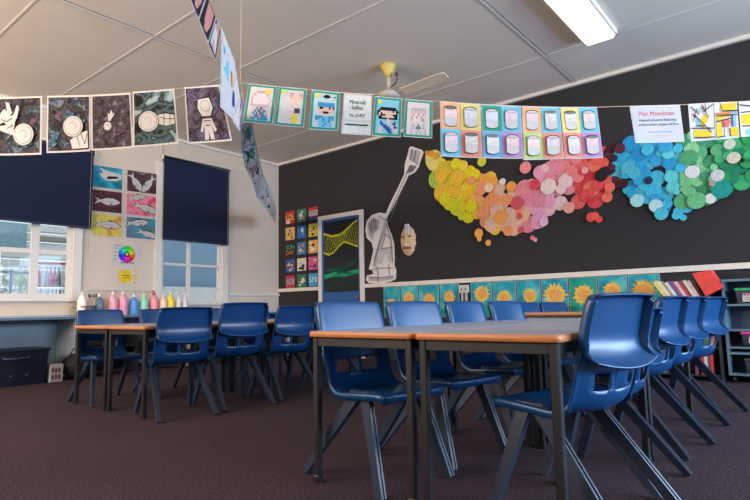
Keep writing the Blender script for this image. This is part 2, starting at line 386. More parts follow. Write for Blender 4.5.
ob = MB(); ob.box((-12.5, c0.y - .6, -.3), (-12.4, c1.y + .8, on_x(190, 287, -12.45).z)); tag(recenter(ob.build('white_fence', mat((225, 225, 222), .7, boost=.8))), 'low white fence seen at the bottom of the right window', 'fence')
# hanging school bags on a rail in the lower right pane
rx = -9.6; ra, rb = on_x(37, 263, rx), on_x(72, 264, rx)
RED = mat((170, 40, 62), .7, boost=1.5)
o = recenter(MB().tube([(rx, ra.y - .05, ra.z), (rx, rb.y + .05, rb.z)], .02, 8).tube([(rx - .07, ra.y - .05, ra.z - .36), (rx - .07, rb.y + .05, rb.z - .36)], .015, 8).tube([(rx - .07, ra.y - .04, ra.z - .36), (rx, ra.y - .04, ra.z - .36)], .012, 6).build('hanging_rail', RED)); tag(o, 'red rail outside the left window carrying the hanging bags', 'rail')
for q in (ra.y - .03, rb.y + .03):
    o2 = recenter(MB().box((rx - .02, q - .015, -.3), (rx + .02, q + .015, ra.z)).build('post', WHITE)); o2.parent = o; o2.location -= o.location
rnd = random.Random(3); bc = [((168, 40, 66), 'red'), ((205, 200, 200), 'white'), ((40, 36, 46), 'black'), ((190, 80, 110), 'pink'), ((205, 200, 200), 'white'), ((40, 36, 46), 'black'), ((190, 185, 185), 'white'), ((168, 40, 66), 'red'), ((150, 140, 145), 'grey')]
for row in range(2):
    for i, (c, nm) in enumerate(bc):
        y = ra.y + (rb.y - ra.y) * (i + .5) / 9; zt = ra.z - .03 - row * .36; w = (rb.y - ra.y) / 9 * .50; x = rx + (.02 if row == 0 else -.05)
        cc = bc[(i * 4 + row * 5) % 9]; t = empty('hanging_bag', (x, y, zt - .34), 0, '%s bag hanging in the %s row on the red rail outside the left window' % (cc[1], ('upper', 'lower')[row]), 'bag', '%s bags in the %s row outside the window' % (cc[1], ('upper', 'lower')[row]))
        mm = mat(cc[0], .7, var=.3, scale=30, boost=1.6)
        MB().lathe((0, 0, 0), [(w * .5, 0), (w, .03), (w * 1.05, .12), (w * .9, .22), (w * .5, .26)], 10, None, .5, 1).build('bag_body', mm, t)
        MB().tube([(0, -w * .4, .25), (0, -w * .2, .32), (0, w * .2, .32), (0, w * .4, .25)], .006, 6).build('strap', mm, t)
rl = MB(); ry0, ry1 = on_x(-10, 270, -9.9), on_x(32, 270, -9.9)
for k in range(3): rl.tube([(-9.9, ry0.y, .75 + k * .35), (-9.9, ry1.y, .75 + k * .35)], .02, 8)
for k in range(3): rl.tube([(-9.9, ry0.y + (ry1.y - ry0.y) * k / 2, -.3), (-9.9, ry0.y + (ry1.y - ry0.y) * k / 2, 1.5)], .02, 8)
tag(recenter(rl.build('verandah_railing', mat((110, 130, 150), .6))), 'thin grey tube railing outside the left window', 'railing')
def bush(px, py, n, r, label, col, seed):
    rnd = random.Random(seed); c = on_x(px, py, -10.3); mb = MB()
    for _ in range(n):
        d = Vector((rnd.gauss(0, r * .5), rnd.gauss(0, r * .5), rnd.gauss(0, r * .5))); p = c + d; a = Vector((rnd.uniform(-1, 1), rnd.uniform(-1, 1), rnd.uniform(-1, 1))).normalized(); b = a.orthogonal().normalized()
        mb.add([p - a * .05, p + b * .02, p + a * .05, p - b * .02], [(0, 1, 2, 3)])
    mb.tube([(c.x, c.y, -.3), (c.x, c.y, c.z)], .02, 6)
    tag(origin_to(mb.build('garden_shrub', mat(col, .8, boost=1.4)), (c.x, c.y, -.3)), label, 'shrub')
bush(22, 281, 140, .18, 'yellow-green shrub outside the left window', (176, 176, 120), 1); bush(-8, 285, 140, .18, 'dull green shrub at the far left outside the window', (140, 150, 130), 2)

# ------------------------------------------------------------------ roller blinds
def blind(c0, c1, zt, label, y0=None):
    a = on_x(*c0, XW + .06); b = on_x(*c1, XW + .06); ya = a.y if y0 is None else y0; zb = (a.z + b.z) / 2
    t = empty('roller_blind', (XW + .02, (ya + b.y) / 2, zb), 0, label, 'blind', None); hw = (b.y - ya) / 2; h = zt - zb
    mb = MB(); n = 14
    vs = []; 
    for i in range(n + 1):
        for z in (0, h): vs.append((.045 + .004 * sin(i * .9) * (1 - z / h), -hw + 2 * hw * i / n, z))
    mb.add(vs, [(2 * i, 2 * i + 2, 2 * i + 3, 2 * i + 1) for i in range(n)], None, True)
    mb.add([(x - .003, y, z) for x, y, z in vs], [(2 * i + 1, 2 * i + 3, 2 * i + 2, 2 * i) for i in range(n)], None, True); mb.build('blind_fabric', NAVY, t)
    MB().box((.036, -hw, -.025), (.050, hw, .003), None, .004).build('bottom_rail', mat((22, 28, 46), .5), t)
    MB().tube([(.03, -hw - .01, h), (.03, hw + .01, h)], .028, 14).build('roller', mat((22, 28, 46), .6), t)
    for sg in (-1, 1): MB().box((0, sg * (hw + .02) - .006, h - .04), (.05, sg * (hw + .02) + .006, h + .04)).build('bracket', TRIMW, t)
    MB().tube([(.055, hw - .03, h), (.055, hw - .03, -.35)], .003, 6).build('pull_cord', mat((150, 140, 130), .6), t)
    return t
blind((-60, 213), (91, 226.5), on_x(92, 152, XW + .06).z, 'wide navy roller blind half drawn over the left window', 1.0)
blind((162.6, 237.2), (228.5, 244.8), on_x(200, 164.5, XW + .06).z, 'narrow navy roller blind half drawn over the right window, near the corner')

# ------------------------------------------------------------------ ceiling lamp and fan
t = empty('ceiling_light', (-1.53, 4.93, H), 0, 'long fluorescent ceiling light with a prismatic diffuser, top right', 'ceiling light')
hx, hy = .165, .62
MB().box((-hx, -hy, -.05), (hx, hy, 0), None, .004).build('housing', TRIMW, t)
mb = MB(); pr = [(-hx + .015, -.05), (-hx + .04, -.085), (hx - .04, -.085), (hx - .015, -.05)]
vs = [(x, y, z) for y in (-hy + .015, hy - .015) for x, z in pr]; mb.add(vs, [(0, 1, 5, 4), (1, 2, 6, 5), (2, 3, 7, 6), (3, 2, 1, 0), (4, 5, 6, 7)])
LAMPM = mat((244, 236, 222), .5, var=.04, scale=8, emit=1.0); mb.build('diffuser', LAMPM, t)
mb = MB()
for sx in (-1, 1): mb.box((sx * hx, -hy, -.058), (sx * (hx - .016), hy, -.048))
for sy in (-1, 1): mb.box((-hx, sy * hy, -.058), (hx, sy * (hy - .016), -.048))
mb.build('diffuser_frame', TRIMW, t)
FC = on_z(387, 66, H); FX, FY = FC.x + .02, FC.y
t = empty('ceiling_fan', (FX, FY, H), 0, 'white ceiling fan with a yellowed canopy and flat blades', 'ceiling fan')
YEL = mat((205, 176, 92), .5, var=.08); IV = mat((196, 184, 160), .5, var=.05)
MB().lathe((0, 0, -.13), [(.035, 0), (.045, .02), (.075, .09), (.09, .13)], 20).build('canopy', YEL, t)
MB().lathe((0, 0, -.27), [(.022, 0), (.022, .15)], 12).build('down_rod', IV, t)
MB().tube([(.03, 0, -.26), (.09, .0, -.24), (.12, 0, -.19), (.11, 0, -.15)], .007, 6).build('wire', BLACK, t)
MB().lathe((.11, 0, -.16), [(.012, 0), (.02, .01), (.018, .04), (.008, .05)], 10).build('wire_connector', mat((60, 58, 56), .6), t)
MB().lathe((0, 0, -.40), [(.05, 0), (.105, .012), (.125, .035), (.125, .06), (.10, .085), (.06, .10), (.035, .12), (.03, .14)], 24).build('motor_housing', mat((178, 168, 156), .5, var=.04), t)
for an in (-2, 116, 230):
    A = radians(an); d = Vector((cos(A), sin(A), 0)); n = Vector((-sin(A), cos(A), 0)); mb = MB()
    for z, fl in ((-.352, 0), (-.362, 1)):
        vs = [d * .19 + n * -.05, d * .72 + n * -.072, d * .77 + n * -.05, d * .78 + n * .03, d * .74 + n * .066, d * .19 + n * .05]
        vs = [v + Vector((0, 0, z + (-.016 if i in (3, 4, 5) else .016))) for i, v in enumerate(vs)]
        mb.add(vs, [tuple(range(6)) if not fl else tuple(reversed(range(6)))])
    for i in range(6): mb.f.append([i, i + 6, (i + 1) % 6 + 6, (i + 1) % 6]); mb.mi.append(0); mb.sm.append(False)
    b = mb.build('blade', mat((200, 188, 168), .5, var=.06, boost=1.1), t)
    MB().beam(d * .10 + Vector((0, 0, -.352)), d * .24 + Vector((0, 0, -.352)), .03, .008, side=n).build('blade_arm', IV, b)

# ------------------------------------------------------------------ artwork along the first string
RND = random.Random(11)
GROUP_SP = None
def strung(c, name, label, group=None, bow=.012):
    q = [on_s(a, b) for a, b in c]; return Art(quadfn(*q, bow=-bow, n=S1n), S1n)
NS = S1n
def sheet_art(c, bow=.01, base=PAPER):
    a = strung(c, None, None, bow=bow); a.sheet(base, 6, 1); return a
NIGHT = [mottled([(12, 13, 16), (28, 28, 30), (74, 62, 70), (20, 22, 24), (54, 84, 98), (104, 98, 104)], 15, seed=s_, dist=.6) for s_ in (1.0, 3.3)]
NIGHTP = mottled([(18, 14, 18), (60, 48, 54), (26, 24, 28), (84, 68, 76), (34, 32, 40), (110, 98, 108)], 26, seed=5.0)
NIGHTG = mottled([(8, 9, 9), (16, 18, 18), (70, 92, 92), (20, 24, 24), (128, 150, 148), (150, 158, 140)], 7, seed=2.0, dist=.4)
NIGHTV = mottled([(22, 22, 26), (70, 58, 74), (28, 28, 34), (104, 80, 100), (50, 60, 80), (96, 90, 104)], 16, seed=8.0, dist=.5)
GW = paint((196, 190, 186), .05); GK = paint((40, 38, 42), .1); GG = paint((120, 116, 116), .1); TEALD = mottled([(30, 50, 60), (56, 96, 112), (100, 134, 144)], 20); MAUV = paint((92, 66, 80), .35, 30)
def helmet(a, u, v, ru, rv):
    a.disc(u, v, ru * 1.12, rv * 1.12, GK, 24); a.disc(u, v, ru * 1.08, rv * 1.08, GW, 24); a.disc(u, v, ru * .93, rv * .93, GG, 24); a.disc(u, v, ru * .88, rv * .88, GW, 24)
    a.stroke([(u - ru * .5, v + rv * .2), (u, v + rv * .5), (u + ru * .4, v + rv * .1), (u + ru * .1, v - rv * .4)], .008, GG)
SPQ = [((-14, 98), (42, 96), (41.3, 154.5), (-14, 155.5)), ((47.3, 96), (90.5, 95), (90, 151), (46.5, 153)), ((91.3, 95), (130, 93), (133, 147.5), (91.5, 150.5)), ((132.7, 91.8), (174, 88.6), (178.6, 143.3), (133.2, 147.3)), ((184.4, 87.2), (219.5, 84.8), (232, 140.6), (187.8, 143.7))]
SPL = ['space painting of a big astronaut helmet with a raised glove, left end of the string', 'space painting of an astronaut helmet low at right on a dark sky with teal patches', 'dark purple space painting with one tiny floating astronaut', 'pale green and black space painting with an astronaut lying sideways', 'violet space painting of an upright white astronaut figure']
for i, c in enumerate(SPQ):
    a = sheet_art(c, .006)
    bgm = (NIGHT[0], NIGHT[1], NIGHTP, NIGHTG, NIGHTV)[i]; a.rect(.03, .03, .97, .97, bgm, 6)
    r = random.Random(20 + i)
    if i < 2:
        for k in range(13 if i == 0 else 9):
            u, v = r.uniform(.15, .85), r.uniform(.12, .88); w = r.uniform(.06, .13)
            a.poly([(u - w, v + r.uniform(-.05, .05)), (u + r.uniform(-.05, .05), v - w * .8), (u + w, v + r.uniform(-.06, .06)), (u + r.uniform(-.04, .04), v + w * .8)], r.choice([TEALD, MAUV, GK, TEALD, GG if i == 0 else MAUV]))
    if i == 0:
        helmet(a, .69, .34, .17, .17); a.poly([(.36, .50), (.55, .58), (.52, .42), (.58, .30), (.30, .40), (.22, .48)], GW)
        a.poly([(.30, .72), (.36, .78), (.48, .66), (.55, .70), (.56, .58), (.45, .48), (.34, .55), (.26, .52), (.22, .60)], GW)
        a.poly([(.38, .90), (.44, .88), (.50, .70), (.42, .66)], GW); a.poly([(.52, .66), (.58, .84), (.62, .80), (.58, .60)], GW); a.poly([(.20, .60), (.25, .70), (.38, .60), (.30, .52)], GW)
        a.stroke([(.30, .60), (.40, .56), (.50, .62)], .01, GK); a.stroke([(.40, .44), (.52, .50)], .01, GK)
    elif i == 1:
        a.poly([(.55, .20), (.72, .30), (.95, .36), (.97, .05), (.60, .05)], GW); a.stroke([(.7, .28), (.78, .08)], .012, GK); a.stroke([(.8, .30), (.9, .12), (.94, .3)], .012, GK); helmet(a, .62, .44, .21, .17)
    elif i == 2:
        helmet(a, .40, .42, .09, .07); a.poly([(.42, .50), (.50, .52), (.54, .66), (.50, .70), (.46, .62), (.42, .66)], GW); a.stroke([(.47, .52), (.58, .64)], .03, GW)
        a.stroke([(.5, .2), (.8, .3)], .03, MAUV)
    elif i == 3:
        a.poly([(.52, .40), (.74, .34), (.95, .36), (.95, .52), (.74, .56), (.55, .54)], GW); a.stroke([(.62, .50), (.76, .46), (.95, .45)], .014, GK); a.stroke([(.70, .34), (.72, .56)], .014, GK); a.stroke([(.84, .36), (.86, .54)], .012, GK); helmet(a, .36, .44, .21, .17)
    else:
        a.poly([(.40, .42), (.62, .42), (.70, .20), (.64, .18), (.60, .30), (.62, .05), (.53, .05), (.51, .22), (.49, .05), (.40, .05), (.42, .30), (.36, .18), (.32, .20)], GW); a.stroke([(.42, .38), (.60, .38)], .015, GK); a.stroke([(.45, .3), (.58, .3)], .015, GK)
        a.poly([(.32, .78), (.66, .80), (.72, .60), (.62, .44), (.38, .44), (.29, .60)], GK); a.poly([(.34, .76), (.64, .78), (.70, .60), (.61, .46), (.40, .46), (.31, .60)], GW); a.disc(.51, .64, .13, .10, GG); a.disc(.51, .64, .12, .09, GW)
    a.done('space_painting', SPL[i] , 'painting', 'paintings on the string')
# pixel portraits and their title sheet
TEAL = paint((38, 140, 116), .08); PINKP = paint((214, 196, 190), .05); SKIN = paint((216, 178, 160), .05); HAIR = paint((28, 24, 26), .1); SKY = paint((128, 186, 200), .08); BLU = paint((54, 140, 178), .1); BLU2 = paint((110, 180, 205), .1); YE = paint((214, 196, 60), .05); PUR = paint((70, 52, 100), .1); GRID = paint((180, 160, 160), .05)
PXQ = [((248.7, 83.5), (277, 86.3), (272.5, 124.5), (242.8, 121.7)), ((279, 86.3), (307, 89), (303.7, 127.6), (274, 125)), ((312, 89.5), (340, 92.6), (338, 131), (308.6, 129.3)), ((344, 93.7), (372, 95.6), (371, 135.5), (341, 133.7)), ((375, 96), (402, 98.5), (401, 137.5), (372, 135.5)), ((405.3, 99), (432.3, 101.3), (432.3, 138.4), (403, 136.5))]
PXL = ['green-bordered pixel portrait in pale pencil with a blue shirt, beside the string crossing', 'green-bordered pixel portrait holding a yellow and purple block', 'green-bordered pixel portrait with a blue cap and blue shirt', 'pale title sheet between the pixel portraits reading Selfies by 2/3M', 'green-bordered pixel portrait with black hair and sash on a blue sky', 'green-bordered pixel portrait drawn faintly in pencil, last of the green sheets']
def pix(a, rows, pal, u0, v0, u1, v1):
    nr, nc = len(rows), len(rows[0]); du, dv = (u1 - u0) / nc, (v1 - v0) / nr; a.k += 1
    for j, row in enumerate(rows):
        for i, ch in enumerate(row):
            if ch in pal: a.rect(u0 + i * du, v1 - (j + 1) * dv, u0 + (i + 1) * du, v1 - j * dv, pal[ch], same=True)
PAL = dict(k=HAIR, s=SKIN, b=BLU, c=BLU2, y=YE, p=PUR, g=GRID, o=PINKP, w=GW, t=SKY, n=paint((44, 70, 130), .1), r=paint((200, 140, 130), .05), e=paint((120, 112, 116), .1))
for i, c in enumerate(PXQ):
    a = sheet_art(c, .004)
    if i != 3:
        a.rect(.02, .02, .98, .98, TEAL, 6); a.rect(.10, .07, .90, .93, (PINKP, GW, paint((176, 196, 200), .05), None, SKY, PINKP)[i], 6)
    if i == 0: pix(a, ['....gggggg....', '..gg......gg..', '.g..........g.', '.g..ooooooo..g', '.g..........g.', '.ggggggggggg..', '.....bwebw....', '....eweewee...', '...bwewebeww..', '...wbeewebbb..', '..bbbwbebbbbb.'], PAL, .12, .08, .88, .84); a.rect(.62, .78, .82, .88, YE); a.rect(.12, .08, .22, .16, paint((170, 190, 90)))
    if i == 1: pix(a, ['.....rr...rr', '.....rsssssr', '....osssssss', '.....sossos.', '......sosso.', '......s.oo..', '......o.ppp.', '......s.ppp.', '.....osyyo..', '......oyyyo.', '......syyyo.', '......oyyyo.'], PAL, .12, .09, .88, .86); a.rect(.12, .82, .30, .90, paint((190, 200, 60)))
    if i == 2: pix(a, ['............', '..bbbbbbbbb.', '..bbbbbbbbb.', '..skksssksk.', '..sssssssss.', '...sskkkss..', '.....sss....', '.bbbbcccbbb.', '.bbccbccbcb.', '..sccbccbc..', '...cccbccc..', '...ccbcccc..'], PAL, .12, .08, .90, .76); a.rect(.14, .82, .30, .90, YE); a.poly([(.4, .84), (.5, .90), (.62, .90), (.7, .84), (.55, .80)], HAIR); a.poly([(.74, .84), (.88, .88), (.88, .82)], GG)
    if i == 3:
        a.rect(.03, .03, .97, .97, mottled([(206, 200, 190), (190, 196, 186), (214, 200, 196)], 20), 6); r = random.Random(9)
        for k in range(40):
            u, v = r.uniform(.08, .9), r.uniform(.08, .92); a.rect(u, v, u + .03, v + .02, r.choice([PAL['r'], PAL['c'], GRID, paint((170, 190, 160))]), same=k > 0)
        G = paint((40, 74, 60), .1); a.text('Minecraft', .22, .76, .80, .86, G); a.text('Selfies', .30, .62, .70, .72, G); a.text('by 2/3M', .26, .42, .76, .52, G); a.rect(.03, .33, .97, .36, PAPER, 6)
        a.stroke([(.12, .24), (.9, .24)], .03, G)
    if i == 4: pix(a, ['..kkkkkkkkk..', '.kkkkkkkkkkk.', 'kkssssssskskk', 'kskssssssssk.', 'kskkksssskkk.', '.kkssssssskk.', '.kkkkkskkkkk.', '......ss.....', '..n...ss..n..', '..nn..ss.nnt.', '...nnn..ssns.', '.s..nnnbs.nn.', '.ss..nnnbs.s.', '.ss...nnb.ss.', '.ss....nn.ss.'], PAL, .12, .08, .92, .74); a.rect(.12, .82, .28, .90, YE)
    if i == 5: pix(a, ['..ggggggggg..', '..g.g.g.g.g..', '.ooroorooroo.', '..rooroorooo.', '.orooooorroo.', '..wwowwowww..', '..wgwwewwgw..', '..wgweeewgw..', '.ogwwwgwwwgo.', '..gwwgwgwwg..'], PAL, .12, .08, .90, .78)
    a.done('title_sheet' if i == 3 else 'pixel_portrait', PXL[i], 'picture', 'green pixel sheets on the string')
# coloured sheets of jars
JQ = [((440, 101), (480.4, 104), (482.3, 158), (440.8, 156.2)), ((481, 104), (521, 106.3), (523.2, 158.6), (482.9, 158)), ((521.8, 105.8), (559.3, 107), (564.2, 158.6), (523.4, 160)), ((560, 107), (596.8, 107), (603.3, 157.9), (565, 158.4))]
OR, YL2, TQ, SB, GN, PK, VI, LM = [paint(c, .08) for c in ((228, 170, 120), (222, 206, 120), (110, 186, 206), (120, 190, 206), (52, 150, 120), (226, 140, 124), (184, 140, 192), (176, 200, 120))]
JC = [(OR, YL2, TQ, PK), (GN, TQ, paint((110, 160, 200), .08), VI), (OR, TQ, LM, PK), (YL2, TQ, PK, VI)]
JL = ['four-square sheet of pale jars, orange and yellow on top, first of the jar sheets', 'four-square sheet of pale jars with a dark green square, second of the jar sheets', 'four-square sheet of pale jars with a lime square at lower left', 'four-square sheet of pale jars nearest the red circles, last of the jar sheets']
JLAB = [paint(c, .12, 30) for c in ((226, 196, 190), (206, 200, 214), (222, 190, 196), (212, 206, 190))]
for i, c in enumerate(JQ):
    a = sheet_art(c, .008)
    for q, (u0, v0) in enumerate(((.02, .505), (.505, .505), (.02, .02), (.505, .02))):
        a.rect(u0, v0, u0 + .475, v0 + .475, JC[i][q], 3)
    for q, (u0, v0) in enumerate(((.02, .505), (.505, .505), (.02, .02), (.505, .02))):
        cu, cv = u0 + .2375, v0 + .23; w = .15; r = random.Random(i * 4 + q)
        body = [(cu - w, cv - .13)] + [(cu + w * cos(pi + pi * k / 8), cv - .13 - .05 * sin(pi * k / 8)) for k in range(1, 8)] + [(cu + w, cv - .13), (cu + w, cv + .15)] + [(cu + w * cos(pi * k / 8), cv + .15 + .035 * sin(pi * k / 8)) for k in range(1, 8)] + [(cu - w, cv + .15)]
        a.poly([(x, y - .012) for x, y in body], GK); a.poly(body, GW)
        a.rect(cu - w, cv - .02, cu + w, cv + .12, JLAB[(i + q) % 4]); a.disc(cu, cv + .155, w, .035, GK if (i * 3 + q) % 3 == 0 or r.random() < .3 else GG, 16); a.disc(cu, cv + .150, w * .84, .024, GW if (i + q) % 3 else GG, 16)
        a.disc(cu, cv + .03, .05, .03, JLAB[(i + q + 2) % 4], 10)
    a.done('jar_picture', JL[i], 'picture', 'jar pictures on the string')
# artist sheet and the patchwork paintings
a = sheet_art(((629.5, 106), (679.8, 104.7), (684.6, 141.6), (635.6, 142.9)), .006)
a.rect(.02, .03, .98, .97, mottled([(182, 172, 168), (172, 174, 180), (190, 178, 166)], 8), 6)
a.text('Piet Mondrian', .16, .72, .86, .84, paint((210, 24, 34))); a.text('Inspired artworks featuring', .14, .55, .88, .64, GK); a.text('primary colours, shapes and lines', .12, .43, .92, .52, GK)
a.stroke([(.28, .28), (.78, .28)], .018, paint((120, 150, 180))); a.stroke([(.36, .18), (.7, .18)], .014, paint((200, 160, 170)))
a.done('artist_sheet', 'white printed sheet with a red heading, between the jar sheets and the patchwork paintings', 'sign')
YM, CM, RM, KM = paint((214, 172, 36), .08), paint((116, 170, 186), .1), paint((206, 92, 84), .08), GK
MQ = [((688, 104), (713.4, 102.6), (715, 139.5), (691, 141.5)), ((714, 102.6), (737, 101.8), (739.5, 137.5), (715.5, 139.4)), ((738.5, 101.5), (765, 100), (767, 134), (741, 137))]
ML = ['patchwork painting of scattered black splinters and small yellow patches beside the printed sheet', 'patchwork painting of large yellow blocks around a red patch', 'patchwork painting cut by the right edge, yellow block and pale corner']
for i, c in enumerate(MQ):
    a = sheet_art(c, .006); r = random.Random(40 + i)
    if i == 0:
        for pts, m_ in (([(.38, .42), (.62, .72), (.80, .62), (.60, .34)], YM), ([(.12, .12), (.86, .08), (.88, .26), (.14, .30)], YM), ([(.25, .56), (.38, .62), (.48, .40), (.30, .38)], CM), ([(.70, .30), (.82, .38), (.84, .28)], CM), ([(.12, .74), (.30, .68), (.26, .60)], RM), ([(.30, .80), (.46, .86), (.42, .74)], CM), ([(.52, .86), (.66, .80), (.60, .92)], RM)): a.poly(pts, m_)
        for s_ in (((.08, .92), (.40, .70)), ((.20, .70), (.85, .20)), ((.50, .95), (.75, .60)), ((.05, .34), (.95, .30)), ((.55, .75), (.95, .95)), ((.1, .5), (.3, .86)), ((.62, .98), (.66, .70)), ((.1, .08), (.95, .06)), ((.3, .4), (.6, .38))): a.stroke(list(s_), .028, KM)
    elif i == 1:
        for q in (((.25, .78), (.95, .76), (.95, .98), (.28, .96)), ((.05, .52), (.70, .60), (.75, .74), (.10, .72)), ((.05, .05), (.32, .08), (.30, .42), (.05, .44)), ((.64, .06), (.96, .06), (.95, .30), (.62, .28)), ((.10, .45), (.30, .46), (.30, .54), (.1, .54))): a.poly(list(q), YM)
        a.poly([(.30, .36), (.55, .30), (.68, .50), (.35, .54)], RM); a.poly([(.72, .34), (.86, .30), (.90, .62), (.76, .62)], CM); a.poly([(.60, .70), (.95, .68), (.95, .76), (.62, .77)], CM); a.rect(.05, .66, .7, .70, RM)
        for s_ in (((.05, .62), (.95, .64)), ((.02, .46), (.7, .55)), ((.36, .05), (.36, .45)), ((.60, .28), (.62, .05)), ((.2, .98), (.3, .74)), ((.72, .62), (.72, .3)), ((.3, .75), (.95, .74)), ((.05, .04), (.4, .06))): a.stroke(list(s_), .03, KM)
    else:
        a.poly([(.05, .36), (.50, .32), (.50, .66), (.06, .62)], YM); a.disc(.4, .12, .22, .10, CM); a.poly([(.6, .7), (.95, .7), (.95, .9), (.6, .9)], RM)
        for s_ in (((.05, .68), (.95, .72)), ((.05, .3), (.95, .26)), ((.52, .05), (.54, .95)), ((.02, .9), (.5, .84))): a.stroke(list(s_), .03, KM)
    a.done('patchwork_painting', ML[i], 'painting', 'patchwork paintings on the string')
# the string itself: a line through the sheets' top edges, out to both walls
pts = [on_s(a, b) for a, b in ((0, 97.5), (47, 96), (91, 95), (131, 92.5), (175, 88.6), (220, 84.6), (243, 83.0), (278, 86.3), (310, 89.2), (342, 93), (374, 96), (404, 99), (433, 101.3), (440, 101), (481, 104), (522, 106), (560, 107), (597, 107), (629, 106), (680, 104.7), (714, 102.6), (750, 101))]
e0 = pts[0] + (pts[0] - pts[2]).normalized() * 0; 
d0 = Vector((-S1d.x, -S1d.y, 0)); k0 = (XW + .01 - pts[0].x) / d0.x; k1 = (YW - .01 - pts[-1].y) / S1d.y
pts = [pts[0] + d0 * k0 + Vector((0, 0, .30))] + pts + [pts[-1] + S1d * k1 + Vector((0, 0, .25))]
pts = [p - S1n * .004 for p in pts]
tag(recenter(MB().tube(pts, .0028, 6).build('display_string', STRING)), 'long pale string crossing the room and carrying the row of pictures', 'string')
XP = on_s(240.5, 83); 
tag(origin_to(MB().tube([(XP.x, XP.y, XP.z + .0), (XP.x, XP.y, H)], .0028, 6).build('ceiling_string', STRING), (XP.x, XP.y, H)), 'thin vertical string from the ceiling holding up the display strings where they cross', 'string')

# second string, seen end on, running from overhead to the far corner
TOPS = [(198, -30, 2.10), (207, -6, 2.30), (216, 17, 2.58), (221, 29, 2.85)]
BOTS = [(189, -3, 2.16), (198.3, 19.6, 2.38), (208, 43.4, 2.66), (215, 61.6, 2.92)]
DKP = paint((44, 38, 40), .1); DRP = paint((206, 134, 124), .1); S2 = []
def s2sheet(c, bgm, name, label, deco, grp, frame=.05):
    q = [at_d(*p) for p in c]; n = (q[1] - q[0]).cross(q[3] - q[0]).normalized()
    if n.dot(CAM - q[0]) < 0: n = -n
    a = Art(quadfn(*q), n, .0007); a.sheet(PAPER); a.rect(frame, frame, 1 - frame, 1 - frame, bgm); deco(a); return a.done(name, label, 'painting', grp)
for i in range(3):
    def deco(a):
        a.poly([(.22, .93), (.78, .93), (.80, .50), (.66, .14), (.42, .12), (.26, .45)], DRP)
    s2sheet((TOPS[i], TOPS[i + 1], BOTS[i + 1], BOTS[i]), DKP, 'drop_painting', ['black painting with a pink drop overhead, cut by the top edge', 'black painting with a pink drop, middle of the three near the top edge', 'black painting with a pink drop, lowest of the three near the top edge'][i], deco, 'black and pink paintings on the second string')
def dW(a):
    B1, O1, N1 = paint((110, 180, 200), .3, 30), paint((220, 160, 60)), paint((60, 60, 140)); r = random.Random(1)
    a.disc(.42, .66, .10, .09, B1); a.disc(.30, .56, .12, .05, B1); a.disc(.45, .52, .07, .04, B1); a.disc(.2, .8, .06, .05, B1); a.poly([(.66, .72), (.80, .70), (.80, .50), (.68, .48)], O1); a.poly([(.80, .46), (.92, .44), (.94, .22), (.76, .20)], N1)
s2sheet(((221.5, 27, 2.86), (235, 62, 3.35), (234.5, 121, 3.40), (220.5, 107, 2.90)), GW, 'splash_painting', 'white painting with blue, orange and navy splashes, hanging near the string crossing', dW, 'paintings on the second string')
s2sheet(((235, 64, 3.37), (240, 97, 3.75), (239.5, 131, 3.8), (233, 121.5, 3.42)), PINKP, 'faint_drawing', 'white sheet with faint pencil lines, its lower corner beside the purple sheet', lambda a: a.stroke([(.2, .2), (.8, .8)], .02, GG), 'paintings on the second string')
s2sheet(((242.3, 92, 3.75), (244.4, 104, 3.95), (240.2, 131, 4.0), (236.8, 120, 3.8)), paint((130, 112, 134), .1), 'purple_sheet', 'mauve sheet turned edge on beside the first green pixel portrait', lambda a: None, 'paintings on the second string')
TT = [(251, 120, 4.15), (255, 141, 4.6), (259, 159, 5.1), (262.5, 173, 5.7), (267, 184, 6.4), (271.5, 193, 7.2), (274.5, 203, 8.1), (276, 211, 9.2)]
BB = [(240.5, 126, 4.2), (241.3, 149, 4.65), (245, 167, 5.15), (252, 181.5, 5.75), (257.5, 199, 6.45), (265, 207.5, 7.25), (271, 216, 8.15), (275.3, 223, 9.25)]
PTN = [((176, 150, 172), (80, 150, 150)), ((226, 206, 190), (60, 140, 140)), ((226, 196, 170), (70, 66, 80)), ((226, 170, 130), (90, 160, 170)), ((226, 216, 190), (60, 120, 140)), ((70, 100, 110), (226, 200, 50)), ((230, 204, 50), (50, 60, 70))]
PL = ['mauve painting with a teal ring just past the string crossing', 'pale painting with teal rings, second past the crossing', 'pale painting with a dark stripe, third past the crossing', 'orange and blue painting in the middle of the receding strip', 'pale blue painting with dark teal streaks in the receding strip', 'dark teal and yellow painting, last but one before the corner', 'yellow and black painting at the corner end of the second string']
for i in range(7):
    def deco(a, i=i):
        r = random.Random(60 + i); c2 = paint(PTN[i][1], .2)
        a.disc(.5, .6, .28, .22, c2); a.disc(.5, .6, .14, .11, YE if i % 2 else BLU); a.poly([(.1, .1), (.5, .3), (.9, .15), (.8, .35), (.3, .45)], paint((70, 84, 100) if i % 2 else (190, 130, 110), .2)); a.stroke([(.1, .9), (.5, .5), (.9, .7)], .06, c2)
    s2sheet((TT[i], TT[i + 1], BB[i + 1], BB[i]), mottled([PTN[i][0], (222, 206, 184), PTN[i][1]], 22, seed=i, boost=1.7), 'strip_painting', PL[i], deco, 'paintings on the second string', .04)  # extra brightness put into the colours, offsetting shade on these edge-on sheets
pts = [at_d(*p) for p in TOPS[:3]] + [at_d(221.5, 27, 2.86), at_d(235, 62, 3.35), at_d(240.5, 83, 3.98)] + [at_d(*p) for p in TT]
pts = [pts[0] + (pts[0] - pts[1]).normalized() * 1.2 + Vector((0, 0, .1))] + pts + [Vector((XW + .05, YW - .02, pts[-1].z + .03))]
tag(recenter(MB().tube(pts, .0028, 6).build('display_string', STRING)), 'second string running from overhead to the far corner of the room', 'string')

